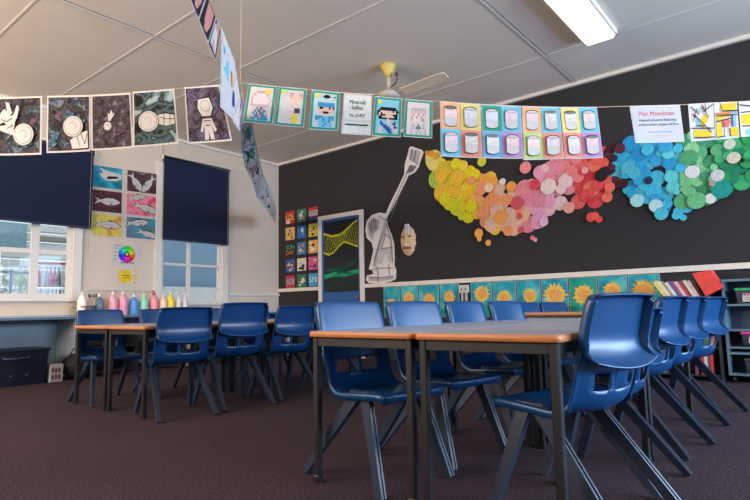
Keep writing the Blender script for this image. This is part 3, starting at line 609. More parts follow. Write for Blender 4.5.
# ------------------------------------------------------------------ window wall: paintings, posters
FQ = {}
def bil(c, u, v):
    tl, tr, br, bl = [Vector(p) for p in c]; return (bl * (1 - u) + br * u) * (1 - v) + (tl * (1 - u) + tr * u) * v
AQ = ((92.3, 163.5), (157.5, 173.0), (156.5, 241.0), (90.5, 236.0))
BLK = paint((34, 30, 34), .1)
def fish(a, cu, cv, s, ang, col=GW, fin=True):
    def T(x, y): return (cu + s * (x * cos(ang) - y * sin(ang)), cv + s * 1.25 * (x * sin(ang) + y * cos(ang)))
    out = [(-.5, .16), (-.36, .02), (-.5, -.16), (-.26, -.04), (-.05, -.14), (.2, -.15), (.42, -.06), (.5, .0), (.4, .08), (.18, .16), (-.05, .13), (-.26, .04)]
    a.poly([T(x * 1.08, y * 1.15) for x, y in out], BLK); a.poly([T(x, y) for x, y in out], col); a.stroke([T(-.2, .0), T(.3, .0)], .012, GG)
    a.poly([T(.1, .13), T(.0, .24), T(.22, .15)], BLK); a.disc(*T(.38, .02), .012, .014, BLK, 8); a.poly([T(.12, -.05), T(.02, -.22), T(.22, -.1)], GG)
bgs = [mottled([(24, 90, 120), (20, 130, 150), (60, 150, 170)], 7), mottled([(58, 32, 40), (80, 50, 56), (100, 60, 60)], 7), mottled([(60, 28, 34), (84, 46, 46), (70, 36, 44)], 7), mottled([(210, 80, 120), (220, 130, 150), (190, 50, 100)], 7), mottled([(206, 170, 50), (200, 190, 90), (190, 120, 50)], 7), mottled([(20, 110, 140), (90, 110, 120), (30, 150, 170)], 5)]
FL = ['sea animal painting, white shape over turquoise, top left of the six', 'painting of two white fins on dark maroon, top right of the six', 'painting of one white fish on dark brown, middle left of the six', 'painting of two white fish on bright pink, middle right of the six', 'painting of one white fish on yellow, bottom left of the six', 'painting of two white fish on teal and grey, bottom right of the six']
for k in range(6):
    i, j = k % 2, k // 2; u0, u1 = (0, .475) if i == 0 else (.525, 1); v1, v0 = 1 - j / 3 - .006, 1 - (j + 1) / 3 + .006
    a = Art(winq([bil(AQ, u0, v1), bil(AQ, u1, v1), bil(AQ, u1, v0), bil(AQ, u0, v0)]), NWN); a.sheet(PAPER); a.rect(.03, .04, .97, .96, bgs[k])
    if k == 0:
        a.poly([(.05, .95), (.5, .8), (.95, .7), (.95, .5), (.75, .38), (.45, .36), (.3, .5), (.15, .75)], GW); a.poly([(.45, .42), (.85, .52), (.8, .60), (.5, .56)], BLK); a.poly([(.05, .95), (.2, .92), (.35, .7), (.2, .62)], BLU)
    if k == 1: fish(a, .3, .45, .75, radians(-58)); fish(a, .7, .45, .75, radians(238)); a.poly([(.3, .9), (.7, .95), (.5, .8)], GG)
    if k == 2: fish(a, .5, .5, .85, 0)
    if k == 3: fish(a, .34, .82, .6, .25); fish(a, .62, .38, .85, -.3)
    if k == 4: fish(a, .52, .52, .85, -.05)
    if k == 5: fish(a, .36, .72, .75, .15); fish(a, .68, .26, .7, -.3)
    a.done('fish_painting', FL[k], 'painting', 'six sea animal paintings between the windows')
a = Art(winq([(112, 243.5), (140.5, 245.5), (140, 266), (111.5, 265)]), NWN); a.sheet(PAPER); n = 12
import colorsys
for ring, (r0, val) in enumerate(((.33, .75), (.22, .9), (.12, .55))):
    a.k += 1
    for i in range(n):
        c = [int(255 * v) for v in colorsys.hsv_to_rgb((i / n + .15) % 1, .8, val)]; a.disc(.52, .54, r0 * .9, r0 * 1.2, paint(c, .02), 4, 2 * pi * i / n, 2 * pi * (i + 1) / n, same=True)
a.disc(.52, .54, .05, .065, YE, 12)
for q in (.8, .62, .44, .28): a.stroke([(.06, q), (.17, q)], .02, GK); a.stroke([(.86, q), (.95, q)], .02, paint((200, 120, 140)))
for q in range(5): a.rect(.3 + q * .1, .1, .35 + q * .1, .16, GK, same=q > 0)
a.stroke([(.1, .93), (.3, .93)], .02, PUR)
a.done('colour_wheel_poster', 'small white poster with a rainbow colour wheel on the window wall', 'poster')
a = Art(winq([(116, 266.5), (137, 268), (136.6, 287), (115.8, 286)]), NWN); a.sheet(mat((200, 190, 178), .7, var=.02)); a.disc(.45, .52, .34, .36, paint((226, 190, 40)), 20)
for u, v in ((.88, .84), (.9, .6), (.9, .4), (.86, .22), (.12, .2), (.14, .84)): a.disc(u, v, .06, .06, paint((226, 190, 40)), 10)
a.stroke([(.25, .55), (.65, .57)], .03, BLK); a.stroke([(.3, .43), (.6, .45)], .03, BLK)
a.done('yellow_poster', 'small poster with a yellow blot below the colour wheel', 'poster')

# ------------------------------------------------------------------ black wall: fifteen small posters
PQ = ((284.5, 211.0), (319.2, 204.5), (319.0, 288.0), (285.0, 291.0))
PB = [((170, 60, 50), 'LOL', (230, 200, 90)), ((60, 120, 100), None, (206, 200, 190)), ((190, 50, 60), 'PEPSI', (30, 34, 60)), ((206, 170, 90), None, (110, 60, 130)), ((50, 100, 170), None, (200, 206, 210)), ((206, 190, 60), None, (30, 30, 40)),
      ((40, 40, 40), 'SUN\nDAY', (220, 130, 60)), ((60, 120, 160), None, (196, 160, 140)), ((220, 170, 90), None, (230, 220, 200)), ((60, 90, 150), None, (220, 190, 60)), ((210, 200, 180), None, (40, 30, 30)), ((200, 90, 140), None, (90, 50, 100)),
      ((180, 60, 70), 'INDIE', (110, 180, 210)), ((60, 120, 90), None, (206, 200, 190)), ((60, 150, 200), 'SMI', (210, 220, 226))]
PN = ['red poster with yellow letters, top left of the grid by the door', 'green poster with a white shape, top middle of the grid by the door', 'red and white poster lettered in navy, top right of the grid by the door', 'tan and purple poster in the second row, at left', 'blue poster with pale shapes in the second row, centre', 'yellow and black poster in the second row, at right', 'black poster with orange and green letters in the middle row, at left', 'blue poster with a brown hand shape in the middle row, centre', 'orange and cream poster in the middle row, beside the door', 'blue and yellow poster in the fourth row, at left', 'pale poster with dark figures in the fourth row, centre', 'pink poster in the fourth row, beside the door', 'red poster with light blue letters in the bottom row, at left', 'dark green and white poster in the bottom row, centre', 'bright blue poster with white letters in the bottom row, beside the door']
for k in range(15):
    i, j = k % 3, k // 3; c = PB[k]; r = random.Random(80 + k)
    u0, u1 = i / 3 + .012, (i + 1) / 3 - .022; v1, v0 = 1 - j / 5 - .008, 1 - (j + 1) / 5 + .02
    a = Art(wallq([bil(PQ, u0, v1), bil(PQ, u1, v1), bil(PQ, u1, v0), bil(PQ, u0, v0)]), NB); a.sheet(paint((60, 40, 50), .1)); a.rect(.06, .05, .94, .95, paint(c[0]))
    cc = paint(c[2])
    if k == 2: a.rect(.06, .34, .94, .70, GW); a.rect(.06, .05, .94, .30, paint((50, 70, 130))); a.text('PEPSI', .08, .38, .92, .66, cc)
    elif c[1] and '\n' in c[1]: a.text('SUN', .12, .54, .88, .84, paint((90, 180, 130))); a.text('DAY', .12, .14, .88, .44, cc)
    elif c[1]: a.rect(.12, .08, .5, .3, paint((200, 190, 180))) if k == 0 else None; a.text(c[1], .12, .3, .9, .72, cc)
    else:
        for q in range(5):
            u, v = r.uniform(.25, .75), r.uniform(.2, .8); w, h = r.uniform(.1, .2), r.uniform(.06, .16); m_ = cc if q % 2 == 0 else paint([(206, 196, 180), (60, 50, 70), (210, 120, 90), (90, 150, 190)][(k + q) % 4])
            a.poly([(u - w, v - h * .4), (u + w * .3, v - h), (u + w, v + h * .3), (u - w * .2, v + h)], m_)
    a.done('small_poster', PN[k], 'poster', 'fifteen small posters beside the door')

# cut-out child with a long paintbrush
def ext(fn_pts, off, thick, mat_, name, label, cat):
    mb = MB(); n = len(fn_pts)
    f = [on_y(a, b, YW) + Vector((0, -off - thick, 0)) for a, b in fn_pts]; bk = [p + Vector((0, thick, 0)) for p in f]
    mb.add(f + bk, [tuple(range(n))] + [(i, n + i, n + (i + 1) % n, (i + 1) % n) for i in range(n)], mat_)
    return mb
KO = [(369, 283), (381, 283.5), (391, 281.5), (396, 279), (396.5, 270), (394.5, 265), (395, 258), (394.5, 244), (392, 235), (388, 226), (387, 219), (392, 210), (403, 187), (409.5, 175.5), (415, 172.5), (419, 167), (421, 160), (424, 152.5), (422, 150), (412, 146.5), (409.5, 147.5), (407.5, 156), (405, 164), (404.5, 174), (398, 188), (391, 202), (386, 213.5), (380, 212.5), (372, 215), (367, 221), (365.5, 230), (367, 238), (372, 243), (373.5, 250), (371, 262), (369, 269), (373, 271), (373.5, 274), (367, 275.5), (366, 280)]
SK = mat((200, 194, 194), .75, var=.04, scale=10, boost=1.2, spec=.2); SKD = paint((176, 170, 174), .15, 30); SKL = paint((192, 186, 188), .08); PCL = paint((110, 106, 110), .1)
a = Art(lambda u, v: on_y(u, v, YW - .004), NB, .0008); mb = ext(KO, 0, .003, SK, 0, 0, 0); a.mb.add(mb.v, [tuple(f) for f in mb.f], SK)
a.k = 1
a.poly([(368, 224), (374, 218), (380, 220), (379, 228), (374, 234), (373, 241), (369, 236)], SKD); a.poly([(376, 252), (381, 238), (384, 222), (387, 224), (385, 240), (380, 256), (375, 268), (373, 266)], SKD)
a.poly([(378, 250), (392, 247), (393, 262), (389, 262), (386, 253), (382, 264), (377, 264)], SKL); a.poly([(411, 149), (421, 152), (418, 164), (409, 160)], SKD); a.poly([(406, 174), (410, 165), (417, 166), (413, 172)], PCL)
a.poly([(369, 276), (380, 277), (394, 275), (394, 279), (381, 281), (369, 281)], SKD)
for s_ in ([(386, 222), (397, 196), (407, 174)], [(390, 222), (399, 198), (410, 174)], [(379, 216), (386, 220), (388, 230), (391, 238), (393, 262)], [(377, 266), (379, 276)], [(389, 264), (390, 275)], [(370, 222), (371, 232)], [(374, 218), (375, 230)], [(369, 278), (394, 277)], [(378, 278), (379, 283)], [(372, 270), (382, 268), (394, 268)], [(384, 234), (391, 238)], [(413, 160), (419, 165)], [(376, 219), (377, 231)], [(372, 219), (373, 233)], [(383, 232), (379, 246), (375, 262)], [(413, 149), (411, 160)], [(417, 150), (414, 161)], [(377, 250), (393, 247)]): a.stroke(s_, .7, PCL, same=False)
a.mb.v = [v + Vector((0, -.003, 0)) for v in a.mb.v]
a.done('child_cutout', 'tall white paper cutout of a child lifting a giant paintbrush on the black wall', 'cutout')
# clay face mask
o1, o2 = on_y(401, 226, YW), on_y(416.5, 255, YW); mc = (o1 + o2) / 2; mw = (o2.x - o1.x) / 2 * 1.2; mh = (o1.z - o2.z) / 2
t = empty('clay_mask', (mc.x, YW, mc.z), 0, 'small tan clay face mask on the black wall beside the child cutout', 'mask'); CL = mat((190, 158, 124), .8, var=.12, scale=20, boost=1.2); mb = MB()
nr, ns = 7, 24; vs = [(0, -.06, 0)]; fs = []
for i in range(1, nr + 1):
    for k in range(ns):
        an = 2 * pi * k / ns; rr = i / nr; notch = 1 - (.14 if (k % 2 == 0 and (k < 6 or k > 19)) else 0) * (i == nr)
        vs.append((mw * .9 * rr * notch * cos(an), -.055 * (1 - rr ** 3) - .004, mh * rr * sin(an) * (1 if sin(an) < 0 else .95)))
for k in range(ns): fs.append((0, 1 + (k + 1) % ns, 1 + k))
for i in range(nr - 1):
    for k in range(ns): j = (k + 1) % ns; fs.append((1 + i * ns + k, 1 + i * ns + j, 1 + (i + 1) * ns + j, 1 + (i + 1) * ns + k))
mb.add(vs, fs, None, True); mb.build('face', CL, t)
MB().beam((0, -.055, .05), (0, -.085, -.10), .03, .02, .07, .04).build('nose', CL, t)
for sx in (-1, 1): MB().lathe((sx * mw * .38, -.055, mh * .22), [(.0, -.015), (.03, -.008), (.03, .008), (.0, .015)], 12, None, 1, .3).build('eye', mat((110, 76, 56), .8), t)
MB().beam((-.07, -.05, -mh * .52), (.07, -.05, -mh * .52), .03, .02, side=(0, 0, 1)).build('mouth', mat((120, 80, 64), .8), t)
MB().box((-.02, -.08, mh * .35), (.06, -.045, mh * 1.02), None, .008).build('paper_strip', paint((200, 190, 190)), t)

# the cloud of painted circles
rnd = random.Random(7)
TOPL = [(428, 150), (436, 152), (441, 152), (448, 161), (456, 158), (465, 160), (475, 168), (482, 176), (492, 172), (505, 178), (515, 180), (530, 178), (538, 168), (545, 164), (555, 156), (565, 148), (600, 146), (608, 146), (614, 138), (625, 134), (640, 132), (680, 130), (770, 122)]
BOTL = [(428, 158), (434, 170), (437, 194), (446, 206), (455, 217), (465, 222), (478, 226), (487, 230), (497, 236), (515, 237), (527, 234), (537, 230), (550, 222), (557, 212), (565, 209), (575, 213), (588, 205), (598, 210), (608, 203), (613, 193), (618, 187), (623, 196), (632, 204), (645, 208), (655, 214), (665, 220), (676, 219), (688, 214), (696, 214), (706, 210), (715, 206), (725, 204), (737, 200), (745, 191), (770, 182)]
def itp(L, x):
    for (a, b), (c, d) in zip(L[:-1], L[1:]):
        if a <= x <= c: return b + (d - b) * (x - a) / (c - a)
KEYX = [(443, 'y0'), (466, 'y1'), (476, 'y2'), (490, 'o1'), (512, 'o2'), (517, 'o3'), (528, 'p1'), (556, 'p2'), (570, 'p3'), (583, 'r1'), (606, 'r2'), (618, 'k'), (642, 'b1'), (668, 'b2'), (684, 'b3'), (717, 'g1'), (780, 'g2')]
PAL2 = {'y0': [((206, 190, 110), 'pale yellow'), ((196, 170, 40), 'yellow'), ((150, 180, 80), 'yellow-green')], 'y1': [((204, 196, 36), 'yellow'), ((190, 200, 40), 'yellow-green'), ((214, 190, 60), 'yellow'), ((216, 170, 50), 'gold')], 'y2': [((214, 196, 30), 'yellow'), ((222, 178, 36), 'gold')],
        'o1': [((228, 160, 90), 'light orange'), ((222, 180, 60), 'gold'), ((226, 140, 100), 'light orange')], 'o2': [((230, 140, 90), 'light orange'), ((226, 150, 70), 'orange'), ((214, 170, 150), 'peach')], 'o3': [((226, 130, 96), 'orange'), ((222, 170, 130), 'peach')],
        'p1': [((222, 130, 140), 'pink'), ((206, 80, 90), 'rose red'), ((220, 160, 190), 'light pink')], 'p2': [((222, 150, 180), 'light pink'), ((216, 130, 150), 'pink'), ((210, 160, 200), 'lilac pink'), ((226, 170, 176), 'light pink')], 'p3': [((226, 190, 190), 'pale pink'), ((220, 130, 140), 'pink')],
        'r1': [((206, 70, 80), 'rose red'), ((222, 120, 120), 'pink'), ((214, 90, 90), 'red')], 'r2': [((222, 84, 76), 'red'), ((214, 70, 70), 'red'), ((196, 50, 60), 'rose red'), ((226, 110, 90), 'coral red')],
        'k': [((50, 26, 40), 'dark maroon'), ((80, 34, 50), 'dark maroon'), ((34, 22, 34), 'black')], 'b1': [((40, 150, 190), 'blue'), ((50, 170, 196), 'turquoise'), ((70, 160, 180), 'turquoise'), ((30, 130, 180), 'blue')], 'b2': [((60, 170, 200), 'turquoise'), ((40, 140, 190), 'blue'), ((80, 180, 190), 'turquoise'), ((50, 150, 200), 'blue')],
        'b3': [((60, 170, 200), 'turquoise'), ((90, 190, 190), 'turquoise')], 'g1': [((110, 176, 120), 'light green'), ((80, 160, 110), 'green'), ((130, 190, 140), 'light green'), ((60, 140, 100), 'green')], 'g2': [((40, 140, 80), 'dark green'), ((60, 160, 100), 'green'), ((30, 120, 84), 'dark green')]}
circ = []
for lo, hi, sep, cnt in ((8.0, 12.0, .78, 125), (6.0, 8.5, .80, 95), (3.6, 6.0, .95, 60)):
    tries = 0; got = 0
    while got < cnt and tries < 9000:
        tries += 1; x = rnd.uniform(430, 756); r = rnd.uniform(lo, hi) * (1.1 if x > 690 else .82 if x < 520 else .95)
        tp, bt = itp(TOPL, x) + r * .8, itp(BOTL, x) - r * .8
        if bt < tp: continue
        y = rnd.uniform(tp, bt)
        if y + r < 128 or any(math.hypot(x - c[0], y - c[1]) < sep * min(r, c[2]) for c in circ): continue
        # skip what the hanging sheets hide
        if 441 < x - r and x + r < 602 and y + r < 157: continue
        if 636 < x - r and x + r < 684 and y + r < 141: continue
        xx = x + rnd.uniform(-6, 6) - (y - 190) * .05; key = next(k for b, k in KEYX if xx <= b)
        if key == 'k' and y > 186: key = 'r2' if x < 612 else 'b1'
        circ.append((x, y, r, rnd.choice(PAL2[key]))); got += 1
circ.sort(key=lambda c: -c[2] + rnd.uniform(-4, 4))
rnd2 = random.Random(4)
NAMED = [(432.5, 154, 3, ((206, 130, 40), 'small orange')), (428, 153, 2, ((206, 120, 50), 'small orange')), (437, 156, 3, ((200, 150, 40), 'small orange')),
         (483, 162, 5, ((190, 190, 60), 'yellow')), (526.5, 168, 6.5, ((226, 130, 130), 'pink')), (480, 233.5, 4.8, ((228, 160, 70), 'orange')), (480.5, 239, 2.6, ((228, 160, 70), 'orange')), (489.5, 243, 3.2, ((228, 150, 70), 'orange')),
         (533.5, 238, 2.6, ((222, 110, 110), 'red')), (536.5, 240, 2.2, ((222, 150, 160), 'pink')), (592, 217.5, 5.5, ((214, 70, 66), 'red')), (600, 219.5, 4, ((214, 70, 66), 'red')), (596, 216, 4.5, ((222, 84, 76), 'red')),
         (602, 176, 7.5, ((36, 24, 32), 'black')), (624, 184, 6, ((60, 24, 30), 'dark maroon')), (549.5, 187, 9, ((226, 200, 190), 'pale pink')), (649, 181, 5, ((34, 40, 76), 'dark navy')), (638, 201, 8, ((150, 200, 200), 'pale turquoise')), (656.5, 206, 8, ((170, 206, 206), 'pale turquoise')), (662, 214, 8, ((70, 170, 190), 'turquoise')), (677, 216, 5, ((60, 170, 200), 'turquoise')), (684, 218, 4, ((60, 170, 200), 'turquoise')),
         (693, 172.5, 8.5, ((206, 206, 206), 'white')), (718, 176, 8, ((200, 200, 196), 'white')), (734, 158.5, 8, ((196, 190, 166), 'cream')), (743, 161, 2.8, ((20, 30, 26), 'black')), (711, 199, 6.8, ((216, 212, 206), 'white')), (722, 190, 12, ((30, 140, 130), 'teal')), (713, 184, 4, ((160, 150, 140), 'grey')), (697, 201, 11, ((100, 176, 120), 'light green')), (730, 145, 7, ((190, 200, 180), 'cream')), (690, 158, 10, ((70, 150, 100), 'green')),
         (586, 171, 4, ((224, 150, 150), 'pink')), (536, 158 + 27, 6, ((206, 60, 76), 'rose red')), (545, 222, 5, ((214, 170, 196), 'light pink')), (504, 182, 3.5, ((206, 200, 190), 'cream')), (490, 188, 5, ((224, 190, 160), 'peach')), (570, 208, 6.5, ((224, 150, 140), 'pink'))]
def reg_ok(x, y, r): return y - r > 128
k = 0
def circle(x, y, r, c, k):
    off = .003 + k * .00012; p = on_y(x, y, YW); rr = abs(on_y(x + r, y, YW).x - p.x) * .90
    mb = MB(); n = 22; ph = 0
    f = [Vector((rr * cos(2 * pi * i / n), 0, rr * sin(2 * pi * i / n))) for i in range(n)]
    mb.add(f + [v + Vector((0, .0004, 0)) for v in f], [tuple(range(n))] + [(i, n + i, n + (i + 1) % n, (i + 1) % n) for i in range(n)])
    cc = c[0]; m_ = mottled([tuple(int(v * .80) for v in cc), cc, cc, tuple(min(255, int(v * 1.06 + 14)) for v in cc)], 24, dist=2.5, boost=(1.1 if cc[0] > cc[2] else 1.2))
    o = mb.build('paper_circle', m_); o.location = (p.x, YW - off, p.z)
    big = 'large' if r > 7.5 else 'small' if r < 5 else 'medium'
    nm = c[1].replace('small ', ''); tag(o, '%s %s painted paper circle in the rainbow cloud on the black wall' % (big, nm), 'paper circle', '%s %s paper circles on the black wall' % (big, nm))
lim = circ[:296 - len(NAMED)]
for c in lim: circle(*c, k); k += 1
for c in NAMED: circle(*c, k); k += 1

# sunflower paintings under the rail and the switch
SX = [383, 400, 418.5, 439, 459.5]; SX2 = [470, 492, 516, 540.5, 568, 597, 627, 660]
def sunf(x0, x1, i, label):
    def yt(x): return 289.2 - (x - 383) * .0585
    def yb(x): return 318 - (x - 383) * .018
    g = [(x0 + .5, yt(x0)), (x1 - .5, yt(x1)), (x1 - .5, yb(x1)), (x0 + .5, yb(x0))]; r = random.Random(100 + i)
    q = [on_y(a, b, YW - .006) for a, b in g]; zt = RZ - .035; zb = zt - .46
    x0w, x1w = q[0].x, q[1].x
    a = Art(lambda u, v: Vector((x0w + u * (x1w - x0w), YW - .006, zb + v * (zt - zb))), NB); a.sheet(PAPER)
    bgm = mottled([(20, 120, 150), (40, 150, 165), (90, 180, 190)], 6, seed=i) if i not in (8,) else mottled([(10, 110, 110), (20, 140, 120), (40, 150, 140)], 6, seed=i)
    a.rect(.015, .01, .985, .99, bgm); a.poly([(.015, .01), (.985, .01), (.985, .25), (.6, .32 + r.uniform(-.05, .05)), (.3, .2), (.015, .3)], mottled([(20, 110, 90), (40, 140, 110), (20, 130, 140)], 8, seed=i))
    cu, cv = .5 + r.uniform(-.06, .06), (.42, .60, .52, .60, .66, .52, .56, .56, .54, .62, .60, .56)[i % 12]; rr = (.34, .36, .36, .32, .40, .36, .34, .46, .42, .36, .42, .42)[i % 12]; asp = (x1w - x0w) / (zt - zb)
    a.stroke([(cu, cv), (cu + .05, 0.02)], .05, paint((50, 120, 70)), asp=asp)
    P1 = paint([(220, 184, 90), (214, 170, 60), (216, 150, 70), (222, 170, 50), (220, 200, 110), (226, 190, 80), (214, 196, 70), (222, 190, 120)][i % 8], .15, 30)
    a.star(cu, cv, rr, rr * asp, P1, 13 + i % 4, .70, r); a.star(cu, cv, rr * .82, rr * .82 * asp, paint((222, 186, 80), .15, 30), 12, .75, r); a.disc(cu, cv, rr * .52, rr * .52 * asp, mottled([(196, 120, 60), (216, 160, 80), (200, 140, 120)], 30, seed=i), 18)
    a.done('sunflower_painting', label, 'painting', 'sunflower paintings under the rail')
ords = ['leftmost of the row under the rail', 'second from the left of the row', 'third from the left, beside the one by the switch', 'just left of the wall switch']
i = 0
for q in range(4): sunf(SX[q], SX[q + 1], i, 'sunflower painting on blue, ' + ords[q]); i += 1
ord2 = ['just right of the wall switch', 'second right of the wall switch', 'third right of the wall switch, round yellow flower', 'behind the back chairs with a very wide pale flower', 'on deep green, left of the nearest chair back', 'partly behind the nearest chair back', 'last of the row, at the right end beside the books']
for q in range(7): sunf(SX2[q], SX2[q + 1], i, 'sunflower painting ' + ord2[q]); i += 1
s0, s1 = on_y(459, 286, YW), on_y(470, 291, YW)
t = empty('wall_switch', ((s0.x + s1.x) / 2, YW, s1.z - .02), 0, 'white double power point with grey conduits between the sunflower paintings', 'power point'); w = (s1.x - s0.x) / 2 - .01
MB().box((-w, -.03, -.0), (w, 0, s0.z - s1.z + .03), None, .004).build('plate', PAPER, t)
for sx in (-.4, .4): MB().box((sx * w - .012, -.036, .03), (sx * w + .012, -.03, .06)).build('rocker', mat((120, 118, 116), .4), t); MB().box((sx * w - .014, -.02, -.30), (sx * w + .014, 0, 0)).build('conduit', mat((176, 172, 170), .5), t)

# ------------------------------------------------------------------ counter along the window wall and what is on or below it
CZ = .748
t = empty('bench_counter', (XW, 2.0, 0), 0, 'long narrow bench top along the window wall', 'counter')
MB().box((.006, -4.2, CZ - .03), (.60, 4.55, CZ), None, .003).build('benchtop', mat((170, 176, 182), .35, var=.04), t)
MB().box((.585, -4.2, CZ - .034), (.606, 4.55, CZ - .004), None).build('front_edge', mat((60, 90, 110), .4), t)
for y in (-2.5, -.9, .9, 2.5, 4.4): MB().box((.02, y - .02, 0), (.56, y + .02, CZ - .034)).build('support_panel', mat((150, 160, 168), .5), t)
# low dark cupboards below
for q, (y0, y1) in enumerate(((3.05, 4.35), (4.55, 6.3))):
    t = empty('low_cupboard', (XW + .03, (y0 + y1) / 2, 0), 0, ['black low open cupboard under the bench, below the paint bottles', 'black low open cupboard under the bench, near the room corner'][q], 'cupboard'); hw = (y1 - y0) / 2; mb = MB()
    mb.box((0, -hw, .02), (.02, hw, .66)); mb.box((.02, -hw, .62), (.46, hw, .66)); mb.box((.02, -hw, .02), (.46, hw, .05)); mb.box((.02, -hw, .33), (.44, hw, .35))
    for s_ in (-1, 0, 1): mb.box((.02, s_ * hw - (.02 if s_ > 0 else 0), .05), (.46, s_ * hw + (.02 if s_ <= 0 else 0), .62))
    mb.build('carcass', mat((26, 24, 28), .6), t)
PBOT = [(82, 'white', (214, 206, 200), 1), (99, 'grey', (96, 110, 124), 0), (112.5, 'pink', (226, 150, 160), 0), (122.5, 'rose pink', (226, 140, 160), 0), (133.5, 'blue', (70, 130, 190), 0), (143.5, 'mint green', (130, 190, 160), 0), (153.5, 'salmon pink', (226, 130, 140), 0), (162.5, 'peach', (226, 186, 160), 0), (170, 'yellow', (222, 190, 50), 0), (178, 'clear', (206, 198, 190), 0), (184.5, 'frosted', (196, 190, 184), 0)]
BX = XW + .22
for i, (px, nm, c, red) in enumerate(PBOT):
    p = on_x(px, 312, BX); h = (.30, .27, .30, .31, .27, .28, .30, .28, .31, .27, .26)[i]
    t = empty('paint_bottle', (BX, p.y, CZ), radians(i * 17), '%s paint bottle with a pump top on the bench' % nm, 'paint bottle', 'paint bottles on the bench')
    r = .060 if i < 9 else .045; wtop = mat(c, .4, var=.08, boost=1.25)
    MB().lathe((0, 0, 0), [(r * .94, 0), (r, .008), (r, h * .62), (r * .92, h * .72), (r * .55, h * .84), (.02, h * .88), (.02, h * .92)], 20).build('bottle_body', wtop, t)
    MB().lathe((0, 0, h * .92), [(.024, 0), (.024, .022), (.012, .026), (.008, .05)], 12).build('cap', mat((220, 214, 206), .5) if i != 6 else mat((190, 40, 70), .5), t)
    MB().tube([(0, 0, h * .92 + .05), (.0, .012, h * .92 + .062), (0, .05, h * .92 + .055)], [.012, .010, .006], 8).build('pump_spout', mat((220, 214, 206), .5) if i != 6 else mat((190, 40, 70), .5), t)
    if red: MB().box((r * .7, -.04, h * .36), (r + .004, .04, h * .42)).build('label_band', mat((200, 50, 60), .6), t)
# jar of brushes in front of the grey bottle
p = on_x(92, 313, BX + .12); t = empty('brush_jar', (BX + .12, p.y, CZ), 0, 'dark jar holding brushes beside the grey paint bottle', 'jar'); MB().lathe((0, 0, 0), [(.05, 0), (.052, .01), (.055, .13), (.05, .13), (.047, .02)], 16).build('jar_body', mat((60, 70, 84), .4), t)
for q in range(7):
    A = q * 2 * pi / 7; b = MB().tube([(.01 * cos(A), .01 * sin(A), .02), (.045 * cos(A), .045 * sin(A), .24)], .005, 6).build('brush', mat((190, 170, 150), .6), t); MB().tube([(.045 * cos(A), .045 * sin(A), .24), (.05 * cos(A), .05 * sin(A), .28)], [.008, .004], 6).build('bristles', BLACK, b)
# papers and trays on the counter below the right window
for q, (px, w, d, h, c, lb) in enumerate(((203, .40, .30, .05, (196, 190, 184), 'flat stack of white paper on the bench below the right window'), (232, .44, .34, .09, (186, 180, 172), 'shallow white tray stack on the bench nearest the corner'), (262, .36, .30, .045, (176, 182, 190), 'pale folder pile at the corner end of the bench'))):
    p = on_x(px, 308, XW + .3); mb = MB(); r = random.Random(q)
    for k_ in range(4): s_ = r.uniform(-.012, .012); mb.box((-d / 2 + s_, -w / 2 + s_, h * k_ / 4), (d / 2 + s_, w / 2 + s_, h * (k_ + 1) / 4 - .002))
    o = mb.build('paper_stack', mat(c, .7)); o.location = (XW + .3, p.y, CZ); tag(o, lb, 'paper stack')
# navy tub and printed box on the floor at left
tx = XW + .80; yA, yB = 1.05, on_x(49, 365, tx).y
tz = .385; t = empty('storage_tub', (tx - .22, (yA + yB) / 2, 0), 0, 'big navy plastic storage tub on the floor under the bench', 'tub'); hw = (yB - yA) / 2; mb = MB(); NV = mat((15, 23, 48), .45, var=.06)
b0 = [(-.19, -hw + .04), (.19, -hw + .04), (.19, hw - .04), (-.19, hw - .04)]; b1 = [(-.22, -hw), (.22, -hw), (.22, hw), (-.22, hw)]; i0 = [(x * .95, y * .985) for x, y in b1]
vs = [(x, y, .0) for x, y in b0] + [(x, y, tz) for x, y in b1] + [(x, y, tz) for x, y in i0] + [(x * .93, y * .96, .02) for x, y in b0]
fs = [(3, 2, 1, 0)] + [(a, (a + 1) % 4, 4 + (a + 1) % 4, 4 + a) for a in range(4)] + [(4 + a, 4 + (a + 1) % 4, 8 + (a + 1) % 4, 8 + a) for a in range(4)] + [(8 + a, 8 + (a + 1) % 4, 12 + (a + 1) % 4, 12 + a) for a in range(4)] + [(12, 13, 14, 15)]
mb.add(vs, fs); mb.build('tub_body', NV, t)
mb = MB(); mb.box((-.235, -hw - .015, tz - .012), (.235, hw + .015, tz + .012), None, .006); mb.build('lid', NV, t)
hy0 = on_x(17, 345, tx).y - (yA + yB) / 2
MB().tube([(.205, hy0 - .13, .315), (.24, hy0 - .12, .30), (.245, hy0, .298), (.24, hy0 + .12, .30), (.205, hy0 + .13, .315)], .009, 8).build('handle', mat((60, 76, 110), .4), t)
for dy in (-.03, .12): MB().lathe((.19, hy0 + dy, .10), [(.02, 0), (.02, .02)], 12).build('foot_stud', mat((50, 60, 90), .4), t)
p = on_z(57, 381, 0); t = empty('printed_box', (tx - .12, on_x(57, 370, tx).y, 0), .05, 'small white printed carton on the floor beside the navy tub', 'box')
MB().box((-.10, -.07, 0), (.10, .07, .20), None, .003).build('carton', mat((176, 172, 170), .7, var=.1), t)
for q in range(6): MB().box((.1, -.055 + (q % 3) * .036, .03 + (q // 3) * .08), (.103, -.03 + (q % 3) * .036, .08 + (q // 3) * .08)).build('print_patch', mat([(60, 80, 120), (160, 60, 60), (80, 80, 84)][q % 3], .6), t)
t = empty('bag_pile', (tx - .15, yB + .34, 0), 0, 'dark crumpled bag on the floor beside the printed carton', 'bag'); rnd = random.Random(2); mb = MB(); vs = []; n = 14
